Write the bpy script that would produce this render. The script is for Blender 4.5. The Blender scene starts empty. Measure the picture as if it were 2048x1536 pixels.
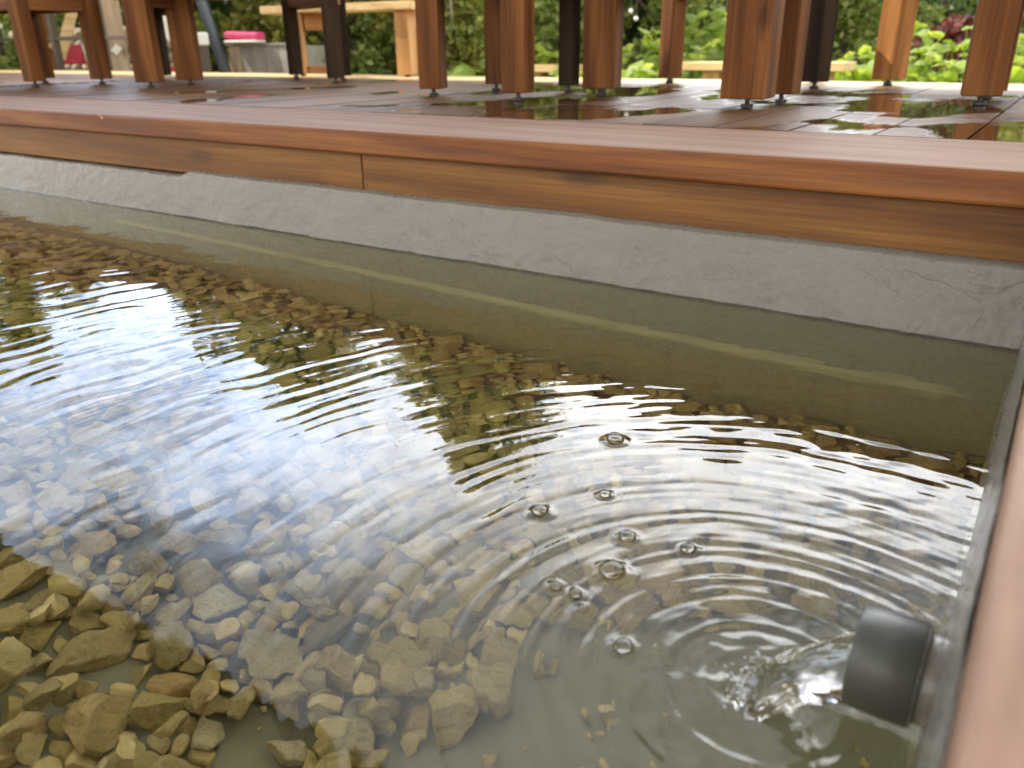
import bpy, bmesh, math, random
import numpy as np
from mathutils import Vector, Matrix, noise as mnoise
R = math.radians
rng = random.Random(11)
scene = bpy.context.scene
COL = scene.collection

# ------------------------------------------------------------------ helpers
class MB:
    """collects simple solids and links them as one mesh object"""
    def __init__(self):
        self.bm = bmesh.new()
    def _merge(self, b2, mat=None):
        if mat is not None:
            b2.transform(mat)
        me = bpy.data.meshes.new('tmp')
        b2.to_mesh(me); b2.free()
        self.bm.from_mesh(me)
        bpy.data.meshes.remove(me)
    def box(self, c, s, rz=0.0, bev=0.003, rx=0.0, ry=0.0, taper=1.0):
        b = bmesh.new()
        bmesh.ops.create_cube(b, size=1.0)
        for v in b.verts:
            t = taper if v.co.z < 0 else 1.0
            v.co = Vector((v.co.x*s[0]*t, v.co.y*s[1]*t, v.co.z*s[2]))
        if bev > 0:
            bmesh.ops.bevel(b, geom=list(b.edges), offset=bev, segments=2, affect='EDGES', profile=0.5)
        self._merge(b, Matrix.Translation(c) @ Matrix.Rotation(rz, 4, 'Z') @ Matrix.Rotation(ry, 4, 'Y') @ Matrix.Rotation(rx, 4, 'X'))
        return self
    def cyl(self, a, b_, r0, r1=None, n=20, bev=0.0):
        r1 = r0 if r1 is None else r1
        a = Vector(a); b_ = Vector(b_); d = b_-a
        b = bmesh.new()
        bmesh.ops.create_cone(b, cap_ends=True, segments=n, radius1=r0, radius2=r1, depth=d.length)
        if bev > 0:
            ed = [e for e in b.edges if abs(e.verts[0].co.z-e.verts[1].co.z) < 1e-6]
            bmesh.ops.bevel(b, geom=ed, offset=bev, segments=3, affect='EDGES', profile=0.5)
        q = d.to_track_quat('Z', 'Y').to_matrix().to_4x4()
        self._merge(b, Matrix.Translation((a+b_)/2) @ q)
        return self
    def tube(self, pts, radii, n=8):
        pts = [Vector(p) for p in pts]
        b = self.bm; rings = []
        for i, p in enumerate(pts):
            d = (pts[min(i+1, len(pts)-1)]-pts[max(i-1, 0)]).normalized()
            q = d.to_track_quat('Z', 'Y').to_matrix()
            rings.append([b.verts.new(p + q @ Vector((math.cos(2*math.pi*k/n)*radii[i], math.sin(2*math.pi*k/n)*radii[i], 0))) for k in range(n)])
        for i in range(len(rings)-1):
            for k in range(n):
                b.faces.new((rings[i][k], rings[i][(k+1) % n], rings[i+1][(k+1) % n], rings[i+1][k]))
        b.faces.new(rings[0][::-1]); b.faces.new(rings[-1])
        return self
    def poly(self, pts2, th, mat):
        b = bmesh.new()
        vs = [b.verts.new((x, 0, z)) for x, z in pts2]
        f = b.faces.new(vs)
        r = bmesh.ops.extrude_face_region(b, geom=[f])
        for v in r['geom']:
            if isinstance(v, bmesh.types.BMVert):
                v.co.y += th
        bmesh.ops.recalc_face_normals(b, faces=b.faces)
        self._merge(b, mat)
        return self
    def build(self, name, mat, parent=None, smooth=False, loc=None):
        me = bpy.data.meshes.new(name)
        bmesh.ops.recalc_face_normals(self.bm, faces=self.bm.faces)
        self.bm.to_mesh(me); self.bm.free()
        return link(name, me, mat, parent, smooth, loc)

def link(name, me, mat, parent=None, smooth=False, loc=None):
    o = bpy.data.objects.new(name, me)
    COL.objects.link(o)
    if mat and not me.materials:
        me.materials.append(mat)
    if parent:
        o.parent = parent
    if loc:
        o.location = loc
    if smooth:
        me.polygons.foreach_set('use_smooth', [True]*len(me.polygons))
    return o

def empty(name, loc=(0, 0, 0), rz=0.0):
    o = bpy.data.objects.new(name, None)
    o.empty_display_size = 0.05
    COL.objects.link(o)
    o.location = loc; o.rotation_euler = (0, 0, rz)
    return o

def tag(o, label=None, cat=None, group=None, kind=None):
    if label: o['label'] = label
    if cat: o['category'] = cat
    if group: o['group'] = group
    if kind: o['kind'] = kind
    return o

def copy_tree(o, parent=None):
    c = o.copy(); COL.objects.link(c)
    if parent: c.parent = parent
    for ch in list(o.children):
        copy_tree(ch, c)
    return c

def np_mesh(name, V, F, mat, parent=None, smooth=True):
    V = np.asarray(V, dtype=np.float32); F = np.asarray(F, dtype=np.int32)
    me = bpy.data.meshes.new(name)
    me.vertices.add(len(V)); me.vertices.foreach_set('co', V.ravel())
    k = F.shape[1]
    me.loops.add(F.size); me.loops.foreach_set('vertex_index', F.ravel())
    me.polygons.add(len(F))
    me.polygons.foreach_set('loop_start', np.arange(0, F.size, k, dtype=np.int32))
    me.polygons.foreach_set('loop_total', np.full(len(F), k, dtype=np.int32))
    me.update(calc_edges=True)
    me.validate()
    return link(name, me, mat, parent, smooth)

def grid_faces(nx, ny):
    i = np.arange(nx-1)[:, None]*ny + np.arange(ny-1)[None, :]
    i = i.ravel()
    return np.stack([i, i+ny, i+ny+1, i+1], 1)

# ------------------------------------------------------------------ materials
def new_mat(name):
    m = bpy.data.materials.new(name); m.use_nodes = True
    nt = m.node_tree; nt.nodes.clear()
    out = nt.nodes.new('ShaderNodeOutputMaterial')
    return m, nt, out

def N(nt, t, **kw):
    n = nt.nodes.new(t)
    for k, v in kw.items():
        if k in ('op', 'operation'): n.operation = v
        elif hasattr(n, k): setattr(n, k, v)
    return n

def L(nt, a, b): nt.links.new(a, b)

def ramp(nt, fac, stops):
    r = nt.nodes.new('ShaderNodeValToRGB')
    e = r.color_ramp.elements
    while len(e) < len(stops): e.new(0.5)
    for i, (p, c) in enumerate(stops):
        e[i].position = p
        e[i].color = (c, c, c, 1) if isinstance(c, (int, float)) else (*c, 1)
    if fac is not None: L(nt, fac, r.inputs[0])
    return r.outputs[0]

def math_(nt, op, a, b=None, clamp=False):
    n = nt.nodes.new('ShaderNodeMath'); n.operation = op; n.use_clamp = clamp
    for i, v in enumerate((a, b)):
        if v is None: continue
        if isinstance(v, (int, float)): n.inputs[i].default_value = v
        else: L(nt, v, n.inputs[i])
    return n.outputs[0]

def mixc(nt, fac, a, b, mode='MIX'):
    n = nt.nodes.new('ShaderNodeMix'); n.data_type = 'RGBA'; n.blend_type = mode
    for s, v in ((n.inputs[0], fac), (n.inputs[6], a), (n.inputs[7], b)):
        if isinstance(v, (int, float)): s.default_value = v
        elif isinstance(v, tuple): s.default_value = (*v, 1)
        else: L(nt, v, s)
    return n.outputs[2]

def noise_(nt, vec, scale, detail=4, rough=0.55, dist=0.0, w=None):
    n = nt.nodes.new('ShaderNodeTexNoise')
    n.inputs['Scale'].default_value = scale; n.inputs['Detail'].default_value = detail
    n.inputs['Roughness'].default_value = rough; n.inputs['Distortion'].default_value = dist
    if vec is not None: L(nt, vec, n.inputs['Vector'])
    return n.outputs[0]

def coords(nt, scale=(1, 1, 1), kind='Object', offset=True):
    tc = nt.nodes.new('ShaderNodeTexCoord')
    mp = nt.nodes.new('ShaderNodeMapping'); mp.inputs['Scale'].default_value = scale
    src = tc.outputs[kind]
    if offset:
        oi = nt.nodes.new('ShaderNodeObjectInfo'); ge = nt.nodes.new('ShaderNodeNewGeometry')
        s = math_(nt, 'ADD', math_(nt, 'MULTIPLY', oi.outputs['Random'], 17.0), math_(nt, 'MULTIPLY', ge.outputs['Random Per Island'], 31.0))
        cb = nt.nodes.new('ShaderNodeCombineXYZ')
        for k in range(3): L(nt, s, cb.inputs[k])
        ad = nt.nodes.new('ShaderNodeVectorMath'); ad.operation = 'ADD'
        L(nt, src, ad.inputs[0]); L(nt, cb.outputs[0], ad.inputs[1]); src = ad.outputs[0]
    L(nt, src, mp.inputs['Vector'])
    return mp.outputs[0]

def bump(nt, h, strength=0.3, dist=0.01, normal=None):
    b = nt.nodes.new('ShaderNodeBump'); b.inputs['Strength'].default_value = strength; b.inputs['Distance'].default_value = dist
    L(nt, h, b.inputs['Height'])
    if normal: L(nt, normal, b.inputs['Normal'])
    return b.outputs[0]

def wood(name, dark, mid, light, axis='X', rough=(0.45, 0.65), fine=1.0, knots=True, specks=0.0, spec=0.5, weather=None, bstr=0.25, wscale=1.0):
    m, nt, out = new_mat(name)
    st = {'X': (0.9, 14, 14), 'Y': (14, 0.9, 14), 'Z': (14, 14, 0.9)}[axis]
    st = tuple(s*fine for s in st)
    v = coords(nt, st)
    n1 = noise_(nt, v, 1.6, 6, 0.6, 1.2)
    wv = nt.nodes.new('ShaderNodeTexWave'); wv.wave_type = 'BANDS'; wv.bands_direction = 'DIAGONAL'
    wv.inputs['Scale'].default_value = 0.5; wv.inputs['Distortion'].default_value = 7.0; wv.inputs['Detail'].default_value = 3
    wv.inputs['Detail Scale'].default_value = 0.7
    L(nt, v, wv.inputs['Vector'])
    v2 = coords(nt, tuple(s*6 if s > 2 else s*3 for s in st))
    n2 = noise_(nt, v2, 2.0, 4, 0.7)
    g = math_(nt, 'ADD', math_(nt, 'MULTIPLY', n1, 0.55), math_(nt, 'MULTIPLY', wv.outputs['Fac'], 0.25))
    g = math_(nt, 'ADD', g, math_(nt, 'MULTIPLY', n2, 0.22))
    c = ramp(nt, g, [(0.28, dark), (0.5, mid), (0.74, light)])
    # fine fibres and pores
    fv = coords(nt, {'X': (5, 210, 210), 'Y': (210, 5, 210), 'Z': (210, 210, 5)}[axis])
    nf = noise_(nt, fv, 1.0, 3, .6)
    c = mixc(nt, 1.0, c, ramp(nt, nf, [(.30, .72), (.50, 1.0), (.70, 1.2)]), 'MULTIPLY')
    lv = coords(nt, {'X': (.8, 46, 46), 'Y': (46, .8, 46), 'Z': (46, 46, .8)}[axis])
    nl = noise_(nt, lv, 1.0, 2, .5, .8)
    c = mixc(nt, ramp(nt, nl, [(.54, 0.0), (.60, .20), (.66, 0.0)]), c, tuple(x*.55 for x in dark))
    # broad blotches
    v3 = coords(nt, (2.2, 2.2, 2.2))
    n3 = noise_(nt, v3, 1.7, 3, 0.5)
    c = mixc(nt, ramp(nt, n3, [(0.35, 0.0), (0.7, 0.45)]), c, mixc(nt, 1.0, c, (0.72, 0.66, 0.6), 'MULTIPLY'))
    if knots:
        kv = coords(nt, {'X': (2.2, 7, 7), 'Y': (7, 2.2, 7), 'Z': (7, 7, 2.2)}[axis])
        vo = nt.nodes.new('ShaderNodeTexVoronoi'); vo.feature = 'F1'; vo.inputs['Scale'].default_value = 1.1
        L(nt, kv, vo.inputs['Vector'])
        dn = math_(nt, 'ADD', vo.outputs['Distance'], math_(nt, 'MULTIPLY', n2, 0.08))
        kf = ramp(nt, dn, [(0.06, 0.85), (0.12, 0.5), (0.2, 0.0)])
        c = mixc(nt, kf, c, tuple(x*0.33 for x in dark))
    if weather:
        wc, wa = weather
        wf = noise_(nt, coords(nt, {'X': (3, 12, 12), 'Y': (12, 3, 12), 'Z': (12, 12, 3)}[axis]), wscale, 5, 0.65)
        c = mixc(nt, ramp(nt, wf, [(0.3, wa*0.4), (0.7, wa)]), c, wc)
    if specks > 0:
        sv = coords(nt, (1, 1, 1), offset=False)
        vo2 = nt.nodes.new('ShaderNodeTexVoronoi'); vo2.inputs['Scale'].default_value = 26; vo2.inputs['Randomness'].default_value = 1
        L(nt, sv, vo2.inputs['Vector'])
        sep = nt.nodes.new('ShaderNodeSeparateColor'); L(nt, vo2.outputs['Color'], sep.inputs[0])
        on = math_(nt, 'GREATER_THAN', sep.outputs[0], 1-specks)
        near = math_(nt, 'LESS_THAN', vo2.outputs['Distance'], 0.055)
        c = mixc(nt, math_(nt, 'MULTIPLY', on, near), c, (0.02, 0.012, 0.008))
    p = nt.nodes.new('ShaderNodeBsdfPrincipled')
    L(nt, c, p.inputs['Base Color'])
    rr = nt.nodes.new('ShaderNodeMapRange'); L(nt, n1, rr.inputs[0]); rr.inputs[3].default_value = rough[0]; rr.inputs[4].default_value = rough[1]
    L(nt, rr.outputs[0], p.inputs['Roughness'])
    p.inputs['Specular IOR Level'].default_value = spec
    L(nt, bump(nt, g, bstr, 0.004), p.inputs['Normal'])
    L(nt, p.outputs[0], out.inputs[0])
    return m

M = {}
M['wood_top'] = wood('coping_top_wood', (.13, .058, .030), (.205, .103, .058), (.29, .16, .098), 'X', (0.55, 0.75), specks=0.06, spec=.2, weather=((.30, .185, .122), .65))
M['wood_top_y'] = wood('coping_top_wood_crosswise', (.085, .035, .016), (.14, .066, .036), (.20, .108, .062), 'Y', (0.55, 0.75), specks=0.0, knots=False, weather=((.36, .215, .14), 1.0), wscale=4.0, fine=3.2, spec=.3, bstr=.6)
M['wood_fascia'] = wood('fascia_wood', (.125, .043, .006), (.20, .080, .013), (.275, .127, .027), 'X', (0.5, 0.7), specks=.12)
M['wood_leg'] = wood('stained_leg_wood', (.075, .026, .007), (.15, .054, .013), (.235, .095, .027), 'Z', (0.6, 0.75), bstr=0.15, spec=.2)
M['wood_leg_sunlit'] = wood('sunlit_leg_wood', (.16, .06, .016), (.30, .125, .035), (.42, .20, .065), 'Z', (0.6, 0.75), bstr=0.15, spec=.2)  # brighter copy of the leg wood, sunlight put into its colour
M['wood_rail'] = wood('stained_rail_wood', (.075, .026, .007), (.15, .054, .013), (.235, .095, .027), 'X', (0.6, 0.75), bstr=0.15, spec=.2)
M['wood_dark'] = wood('dark_shaded_wood', (.016, .009, .005), (.032, .018, .009), (.055, .032, .015), 'Z', (0.6, 0.8), knots=False, spec=.15)  # shade on the darkest legs put into the wood colour
M['wood_pale_z'] = wood('pale_pine_upright', (.40, .20, .07), (.52, .28, .10), (.62, .36, .15), 'Z', (0.5, 0.7))
M['wood_pale'] = wood('pale_pine', (.60, .40, .17), (.74, .53, .25), (.84, .64, .34), 'X', (0.5, 0.7))
M['wood_grey'] = wood('weathered_board', (.34, .25, .16), (.44, .33, .22), (.52, .41, .29), 'Z', (0.6, 0.8))
M['wood_roof'] = wood('canopy_board', (.10, .06, .03), (.15, .09, .045), (.2, .13, .07), 'X', (0.6, 0.8), knots=False)

def simple(name, col, rough=0.5, metal=0.0, bs=0.0, bscale=60, var=0.0, spec=0.5):
    m, nt, out = new_mat(name)
    p = nt.nodes.new('ShaderNodeBsdfPrincipled')
    p.inputs['Base Color'].default_value = (*col, 1); p.inputs['Roughness'].default_value = rough; p.inputs['Metallic'].default_value = metal
    p.inputs['Specular IOR Level'].default_value = spec
    v = coords(nt)
    n = noise_(nt, v, bscale, 5, 0.6)
    if var > 0:
        n0 = noise_(nt, v, bscale*0.13, 4, 0.6)
        L(nt, mixc(nt, ramp(nt, n0, [(0.3, 0.0), (0.7, 1.0)]), tuple(c*(1-var) for c in col), tuple(min(1, c*(1+var)) for c in col)), p.inputs['Base Color'])
    if bs > 0: L(nt, bump(nt, n, bs, 0.003), p.inputs['Normal'])
    L(nt, p.outputs[0], out.inputs[0])
    return m

M['steel'] = simple('dull_foot_metal', (.05, .047, .045), .45, .7, .1)
M['metal_dark'] = simple('dark_frame_metal', (.10, .075, .055), .5, .3, .1)
M['metal_grey'] = simple('grey_painted_metal', (.10, .12, .14), .45, .2, .1)
M['white'] = simple('white_plastic', (.82, .80, .76), .4, 0, .05)
M['red'] = simple('red_canvas', (.55, .03, .06), .6, 0, .2, 90, .2)
M['pink'] = simple('pink_canvas', (.60, .05, .16), .6, 0, .2, 90, .2)
M['cloth'] = simple('white_canvas', (.80, .76, .68), .7, 0, .2, 40, .08)
M['concrete'] = simple('planter_concrete', (.30, .275, .24), .8, 0, .4, 30, .3)
M['rockwall'] = simple('field_stone', (.38, .30, .22), .8, 0, .5, 14, .3)
M['pipe'] = simple('grey_pvc', (.072, .074, .062), .38, 0, .2, 70, .28)
M['dark_gap'] = simple('dark_backing', (.01, .008, .006), .9)

# --- rubber liner with trowel swirls
def liner_mat():
    m, nt, out = new_mat('grey_liner')
    v = coords(nt, offset=False)
    n1 = noise_(nt, v, 9, 5, 0.55, 2.6)
    n2 = noise_(nt, v, 60, 3, 0.6, 1.5)
    ridge = math_(nt, 'ABSOLUTE', math_(nt, 'SUBTRACT', noise_(nt, v, 7, 4, 0.5, 2.0), 0.5))
    rl = ramp(nt, ridge, [(0.0, 1.0), (0.022, 0.0)])
    p = nt.nodes.new('ShaderNodeBsdfPrincipled')
    nb = noise_(nt, v, 3.0, 4, 0.6)
    c = mixc(nt, ramp(nt, nb, [(0.3, 0.0), (0.7, 1.0)]), (.158, .143, .117), (.186, .170, .143))
    c = mixc(nt, ramp(nt, noise_(nt, v, 140, 2, 0.5), [(0.74, 0.0), (0.80, 0.5)]), c, (.11, .10, .085))
    sz = nt.nodes.new('ShaderNodeSeparateXYZ'); L(nt, v, sz.inputs[0])
    zz = math_(nt, 'ADD', sz.outputs[2], math_(nt, 'MULTIPLY', math_(nt, 'SUBTRACT', noise_(nt, coords(nt, (9, 9, 2), offset=False), 2, 4, .6), .5), .03))
    tide = nt.nodes.new('ShaderNodeMapRange'); L(nt, zz, tide.inputs[0])
    tide.inputs[1].default_value = -.016; tide.inputs[2].default_value = -.001; tide.inputs[3].default_value = 1.0; tide.inputs[4].default_value = 0.0
    c = mixc(nt, tide.outputs[0], c, (.39, .375, .265))
    drip = ramp(nt, noise_(nt, coords(nt, (30, 30, 2.5), offset=False), 1.3, 3, .5), [(.60, 0.0), (.72, .28)])
    c = mixc(nt, drip, c, (.11, .10, .078))
    L(nt, c, p.inputs['Base Color'])
    rg = ramp(nt, n2, [(0.3, 0.22), (0.7, 0.34)]); L(nt, rg, p.inputs['Roughness'])
    h = math_(nt, 'ADD', math_(nt, 'MULTIPLY', n1, 1.0), math_(nt, 'MULTIPLY', n2, 0.12))
    h = math_(nt, 'ADD', h, math_(nt, 'MULTIPLY', rl, 0.10))
    L(nt, bump(nt, h, 0.36, 0.005), p.inputs['Normal'])
    L(nt, p.outputs[0], out.inputs[0])
    return m
M['liner'] = liner_mat()

def sun_streak_mat():
    m, nt, out = new_mat('painted_sun_streak')
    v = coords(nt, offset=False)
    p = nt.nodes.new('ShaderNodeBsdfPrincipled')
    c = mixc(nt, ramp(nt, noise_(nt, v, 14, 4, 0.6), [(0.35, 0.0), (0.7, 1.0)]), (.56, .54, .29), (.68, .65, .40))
    fa = nt.nodes.new('ShaderNodeAttribute'); fa.attribute_name = 'light_film'
    c = mixc(nt, fa.outputs['Fac'], (.39, .375, .265), c)  # sunlight put into the colour, fading towards the strip's edges
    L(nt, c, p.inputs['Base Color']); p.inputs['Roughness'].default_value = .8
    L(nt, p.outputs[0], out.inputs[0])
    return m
M['sun_streak'] = sun_streak_mat()

# --- silt
def silt_mat():
    m, nt, out = new_mat('pool_silt')
    v = coords(nt, offset=False)
    p = nt.nodes.new('ShaderNodeBsdfPrincipled')
    c = mixc(nt, ramp(nt, noise_(nt, v, 5, 5, 0.6), [(0.3, 0.0), (0.7, 1.0)]), (.172, .168, .124), (.228, .224, .172))
    L(nt, c, p.inputs['Base Color']); p.inputs['Roughness'].default_value = .9
    L(nt, bump(nt, noise_(nt, v, 40, 4, 0.6), 0.2, 0.004), p.inputs['Normal'])
    L(nt, p.outputs[0], out.inputs[0])
    return m
M['silt'] = silt_mat()

# --- stones
def stone_mat(name, cols, perobj=True):
    m, nt, out = new_mat(name)
    v = coords(nt)
    oi = nt.nodes.new('ShaderNodeObjectInfo'); ge = nt.nodes.new('ShaderNodeNewGeometry')
    rnd = math_(nt, 'FRACT', math_(nt, 'ADD', math_(nt, 'MULTIPLY', oi.outputs['Random'], 7.31), math_(nt, 'MULTIPLY', ge.outputs['Random Per Island'], 5.77)))
    base = ramp(nt, rnd, [(i/(len(cols)-1), c) for i, c in enumerate(cols)])
    n1 = noise_(nt, v, 38, 6, 0.65, 0.6)
    n2 = noise_(nt, v, 160, 4, 0.7)
    c = mixc(nt, ramp(nt, n1, [(0.32, 0.6), (0.62, 0.0)]), base, mixc(nt, 1.0, base, (.52, .47, .34), 'MULTIPLY'))
    c = mixc(nt, ramp(nt, n2, [(0.55, 0.0), (0.8, 0.35)]), c, (.62, .56, .42))
    # film of algae on upper faces in patches
    n3 = noise_(nt, v, 11, 4, 0.6)
    c = mixc(nt, ramp(nt, n3, [(0.5, 0.0), (0.72, 0.55)]), c, (.17, .145, .05))
    p = nt.nodes.new('ShaderNodeBsdfPrincipled')
    L(nt, c, p.inputs['Base Color']); p.inputs['Roughness'].default_value = .85; p.inputs['Specular IOR Level'].default_value = .1
    h = math_(nt, 'ADD', n1, math_(nt, 'MULTIPLY', n2, .35))
    L(nt, bump(nt, h, .6, .005), p.inputs['Normal'])
    L(nt, p.outputs[0], out.inputs[0])
    return m
M['stone'] = stone_mat('limestone', [(.50, .40, .20), (.62, .51, .28), (.45, .36, .17), (.69, .59, .37), (.55, .43, .23), (.60, .45, .26), (.36, .31, .19), (.59, .50, .30)])
M['stone_grey'] = stone_mat('grey_limestone', [(.22, .20, .15), (.26, .24, .19)])
M['stone_pale'] = stone_mat('pale_limestone', [(.58, .52, .37), (.62, .56, .42)])
M['stone_ochre'] = stone_mat('ochre_limestone', [(.56, .38, .19), (.58, .40, .22)])

# --- water
def water_mat(volume=True):
    m, nt, out = new_mat('pool_water' if volume else 'pouring_water')
    g = nt.nodes.new('ShaderNodeBsdfGlass'); g.inputs['IOR'].default_value = 1.333; g.inputs['Roughness'].default_value = 0.0
    g.inputs['Color'].default_value = (1, 1, 1, 1)
    L(nt, g.outputs[0], out.inputs['Surface'])
    if volume:
        a = nt.nodes.new('ShaderNodeVolumeAbsorption'); a.inputs['Color'].default_value = (.88, .835, .40, 1); a.inputs['Density'].default_value = .85
        L(nt, a.outputs[0], out.inputs['Volume'])
    return m
M['water'] = water_mat(True)
M['jet'] = water_mat(False)

def bubble_mat():
    m, nt, out = new_mat('bubble_film')
    fr = nt.nodes.new('ShaderNodeFresnel'); fr.inputs[0].default_value = 1.45
    t = nt.nodes.new('ShaderNodeBsdfTransparent'); g = nt.nodes.new('ShaderNodeBsdfGlossy'); g.inputs['Roughness'].default_value = .02
    mx = nt.nodes.new('ShaderNodeMixShader'); L(nt, fr.outputs[0], mx.inputs[0]); L(nt, t.outputs[0], mx.inputs[1]); L(nt, g.outputs[0], mx.inputs[2])
    L(nt, mx.outputs[0], out.inputs[0])
    return m
M['bubble'] = bubble_mat()
def foam_mat():
    m, nt, out = new_mat('splash_foam')
    p = nt.nodes.new('ShaderNodeBsdfPrincipled'); p.inputs['Base Color'].default_value = (.9, .91, .92, 1); p.inputs['Roughness'].default_value = .06; p.inputs['IOR'].default_value = 1.33
    p.inputs['Transmission Weight'].default_value = .55
    L(nt, p.outputs[0], out.inputs[0])
    return m
M['foam'] = foam_mat()

# --- deck boards with puddles
def deck_mat():
    m, nt, out = new_mat('wet_deck_boards')
    v = coords(nt, (14, .9, 14))
    n1 = noise_(nt, v, 1.6, 6, .6, 1.2)
    n2 = noise_(nt, coords(nt, (80, 3, 80)), 2, 4, .7)
    g = math_(nt, 'ADD', math_(nt, 'MULTIPLY', n1, .75), math_(nt, 'MULTIPLY', n2, .25))
    c = ramp(nt, g, [(.3, (.09, .042, .018)), (.5, (.15, .077, .036)), (.72, (.21, .122, .064))])
    ge = nt.nodes.new('ShaderNodeNewGeometry')
    c = mixc(nt, 1.0, c, ramp(nt, ge.outputs['Random Per Island'], [(0, .78), (1, 1.2)]), 'MULTIPLY')
    vw = coords(nt, (1, 1, 1), offset=False)
    # wetness: standing water patches, stronger toward +X
    pn = noise_(nt, coords(nt, (1.3, 1, 1), offset=False), 2.4, 2, .45, .25)
    sx = nt.nodes.new('ShaderNodeSeparateXYZ'); L(nt, vw, sx.inputs[0])
    bias = nt.nodes.new('ShaderNodeMapRange'); L(nt, sx.outputs[0], bias.inputs[0])
    bias.inputs[1].default_value = -4.0; bias.inputs[2].default_value = -1.0; bias.inputs[3].default_value = -.10; bias.inputs[4].default_value = .018
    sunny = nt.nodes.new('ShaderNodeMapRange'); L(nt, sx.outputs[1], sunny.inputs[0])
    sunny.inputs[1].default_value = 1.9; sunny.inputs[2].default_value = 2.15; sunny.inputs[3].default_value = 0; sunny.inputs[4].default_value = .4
    pf = math_(nt, 'SUBTRACT', math_(nt, 'ADD', math_(nt, 'ADD', pn, math_(nt, 'MULTIPLY', math_(nt, 'SUBTRACT', n1, .5), .10)), bias.outputs[0]), sunny.outputs[0])
    wet = ramp(nt, pf, [(.52, 0.0), (.58, 1.0)])
    damp = ramp(nt, pf, [(.42, 0.0), (.55, 1.0)])
    c = mixc(nt, damp, c, mixc(nt, 1.0, c, (.68, .62, .57), 'MULTIPLY'))
    # dry far boards, sunlight painted in as a paler yellow
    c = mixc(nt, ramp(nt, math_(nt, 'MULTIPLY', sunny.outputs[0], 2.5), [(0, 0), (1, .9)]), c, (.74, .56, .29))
    p = nt.nodes.new('ShaderNodeBsdfPrincipled')
    L(nt, c, p.inputs['Base Color'])
    L(nt, ramp(nt, wet, [(0, .48), (1, .025)]), p.inputs['Roughness'])
    L(nt, ramp(nt, wet, [(0, .22), (1, .55)]), p.inputs['Specular IOR Level'])
    b = nt.nodes.new('ShaderNodeBump'); b.inputs['Distance'].default_value = .004
    L(nt, math_(nt, 'SUBTRACT', .35, math_(nt, 'MULTIPLY', wet, .345)), b.inputs['Strength'])
    L(nt, g, b.inputs['Height']); L(nt, b.outputs[0], p.inputs['Normal'])
    L(nt, p.outputs[0], out.inputs[0])
    return m
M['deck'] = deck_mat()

def leaf_mat(name, cols, trans=.35, tcol=None):
    m, nt, out = new_mat(name)
    ge = nt.nodes.new('ShaderNodeNewGeometry')
    oi = nt.nodes.new('ShaderNodeObjectInfo')
    r = math_(nt, 'FRACT', math_(nt, 'ADD', ge.outputs['Random Per Island'], math_(nt, 'MULTIPLY', oi.outputs['Random'], 3.1)))
    c = ramp(nt, r, [(i/(len(cols)-1), k) for i, k in enumerate(cols)])
    d = nt.nodes.new('ShaderNodeBsdfPrincipled'); L(nt, c, d.inputs['Base Color']); d.inputs['Roughness'].default_value = .5
    t = nt.nodes.new('ShaderNodeBsdfTranslucent')
    L(nt, mixc(nt, 1.0, c, tcol or (1.5, 1.4, .6), 'MULTIPLY'), t.inputs[0])
    mx = nt.nodes.new('ShaderNodeMixShader'); mx.inputs[0].default_value = trans
    L(nt, d.outputs[0], mx.inputs[1]); L(nt, t.outputs[0], mx.inputs[2]); L(nt, mx.outputs[0], out.inputs[0])
    return m
M['leaf_dark'] = leaf_mat('evergreen_leaf', [(.05, .085, .03), (.10, .16, .05), (.17, .22, .07)], .25)
M['leaf_mid'] = leaf_mat('shrub_leaf', [(.15, .22, .055), (.25, .33, .09), (.38, .41, .13), (.19, .26, .065)], .4)
M['leaf_yellow'] = leaf_mat('yellow_leaf', [(.20, .21, .04), (.30, .28, .06), (.13, .16, .04), (.38, .34, .10)], .4)
M['leaf_lime'] = leaf_mat('lime_leaf', [(.30, .42, .09), (.40, .52, .14), (.48, .56, .22), (.24, .34, .08)], .6)
M['leaf_pale'] = leaf_mat('pale_leaf', [(.22, .30, .16), (.28, .36, .22), (.16, .24, .12)], .3)
M['leaf_red'] = leaf_mat('red_leaf', [(.14, .04, .04), (.2, .07, .06), (.1, .04, .03)], .3, (1.4, .8, .7))
M['bark'] = simple('bark', (.12, .085, .06), .9, 0, .8, 18, .3)
M['bark_pale'] = simple('pale_bark', (.34, .27, .2), .9, 0, .8, 18, .3)

def ground_mat():
    m, nt, out = new_mat('garden_ground')
    v = coords(nt, offset=False)
    p = nt.nodes.new('ShaderNodeBsdfPrincipled')
    c = mixc(nt, ramp(nt, noise_(nt, v, 1.2, 6, .6), [(.35, 0.), (.65, 1.)]), (.07, .10, .025), (.20, .17, .09))
    c = mixc(nt, ramp(nt, noise_(nt, v, 22, 4, .6), [(.4, 0.), (.7, .6)]), c, (.10, .15, .04))
    L(nt, c, p.inputs['Base Color']); p.inputs['Roughness'].default_value = .95
    L(nt, bump(nt, noise_(nt, v, 30, 4, .6), .6, .03), p.inputs['Normal'])
    L(nt, p.outputs[0], out.inputs[0])
    return m
M['ground'] = ground_mat()

# ------------------------------------------------------------------ dimensions (metres; water level z = 0)
ZD = 0.2166          # deck and coping top
ZC0 = 0.1716         # underside of coping boards
YC0, YC1, YC2 = 0.0267, 0.243, 0.393
POOL_X0, POOL_Y0 = -6.0, -2.3
PX, PY, PZ, PR = -0.0465, -0.742, 0.042, 0.0295     # pipe mouth
SRC = (-0.092, -0.752)                            # where the jet meets the pool

def floor_z(x, y):
    return -0.372 + 0.010*math.sin(x*3.1+y*2.0) + 0.065*x

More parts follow.
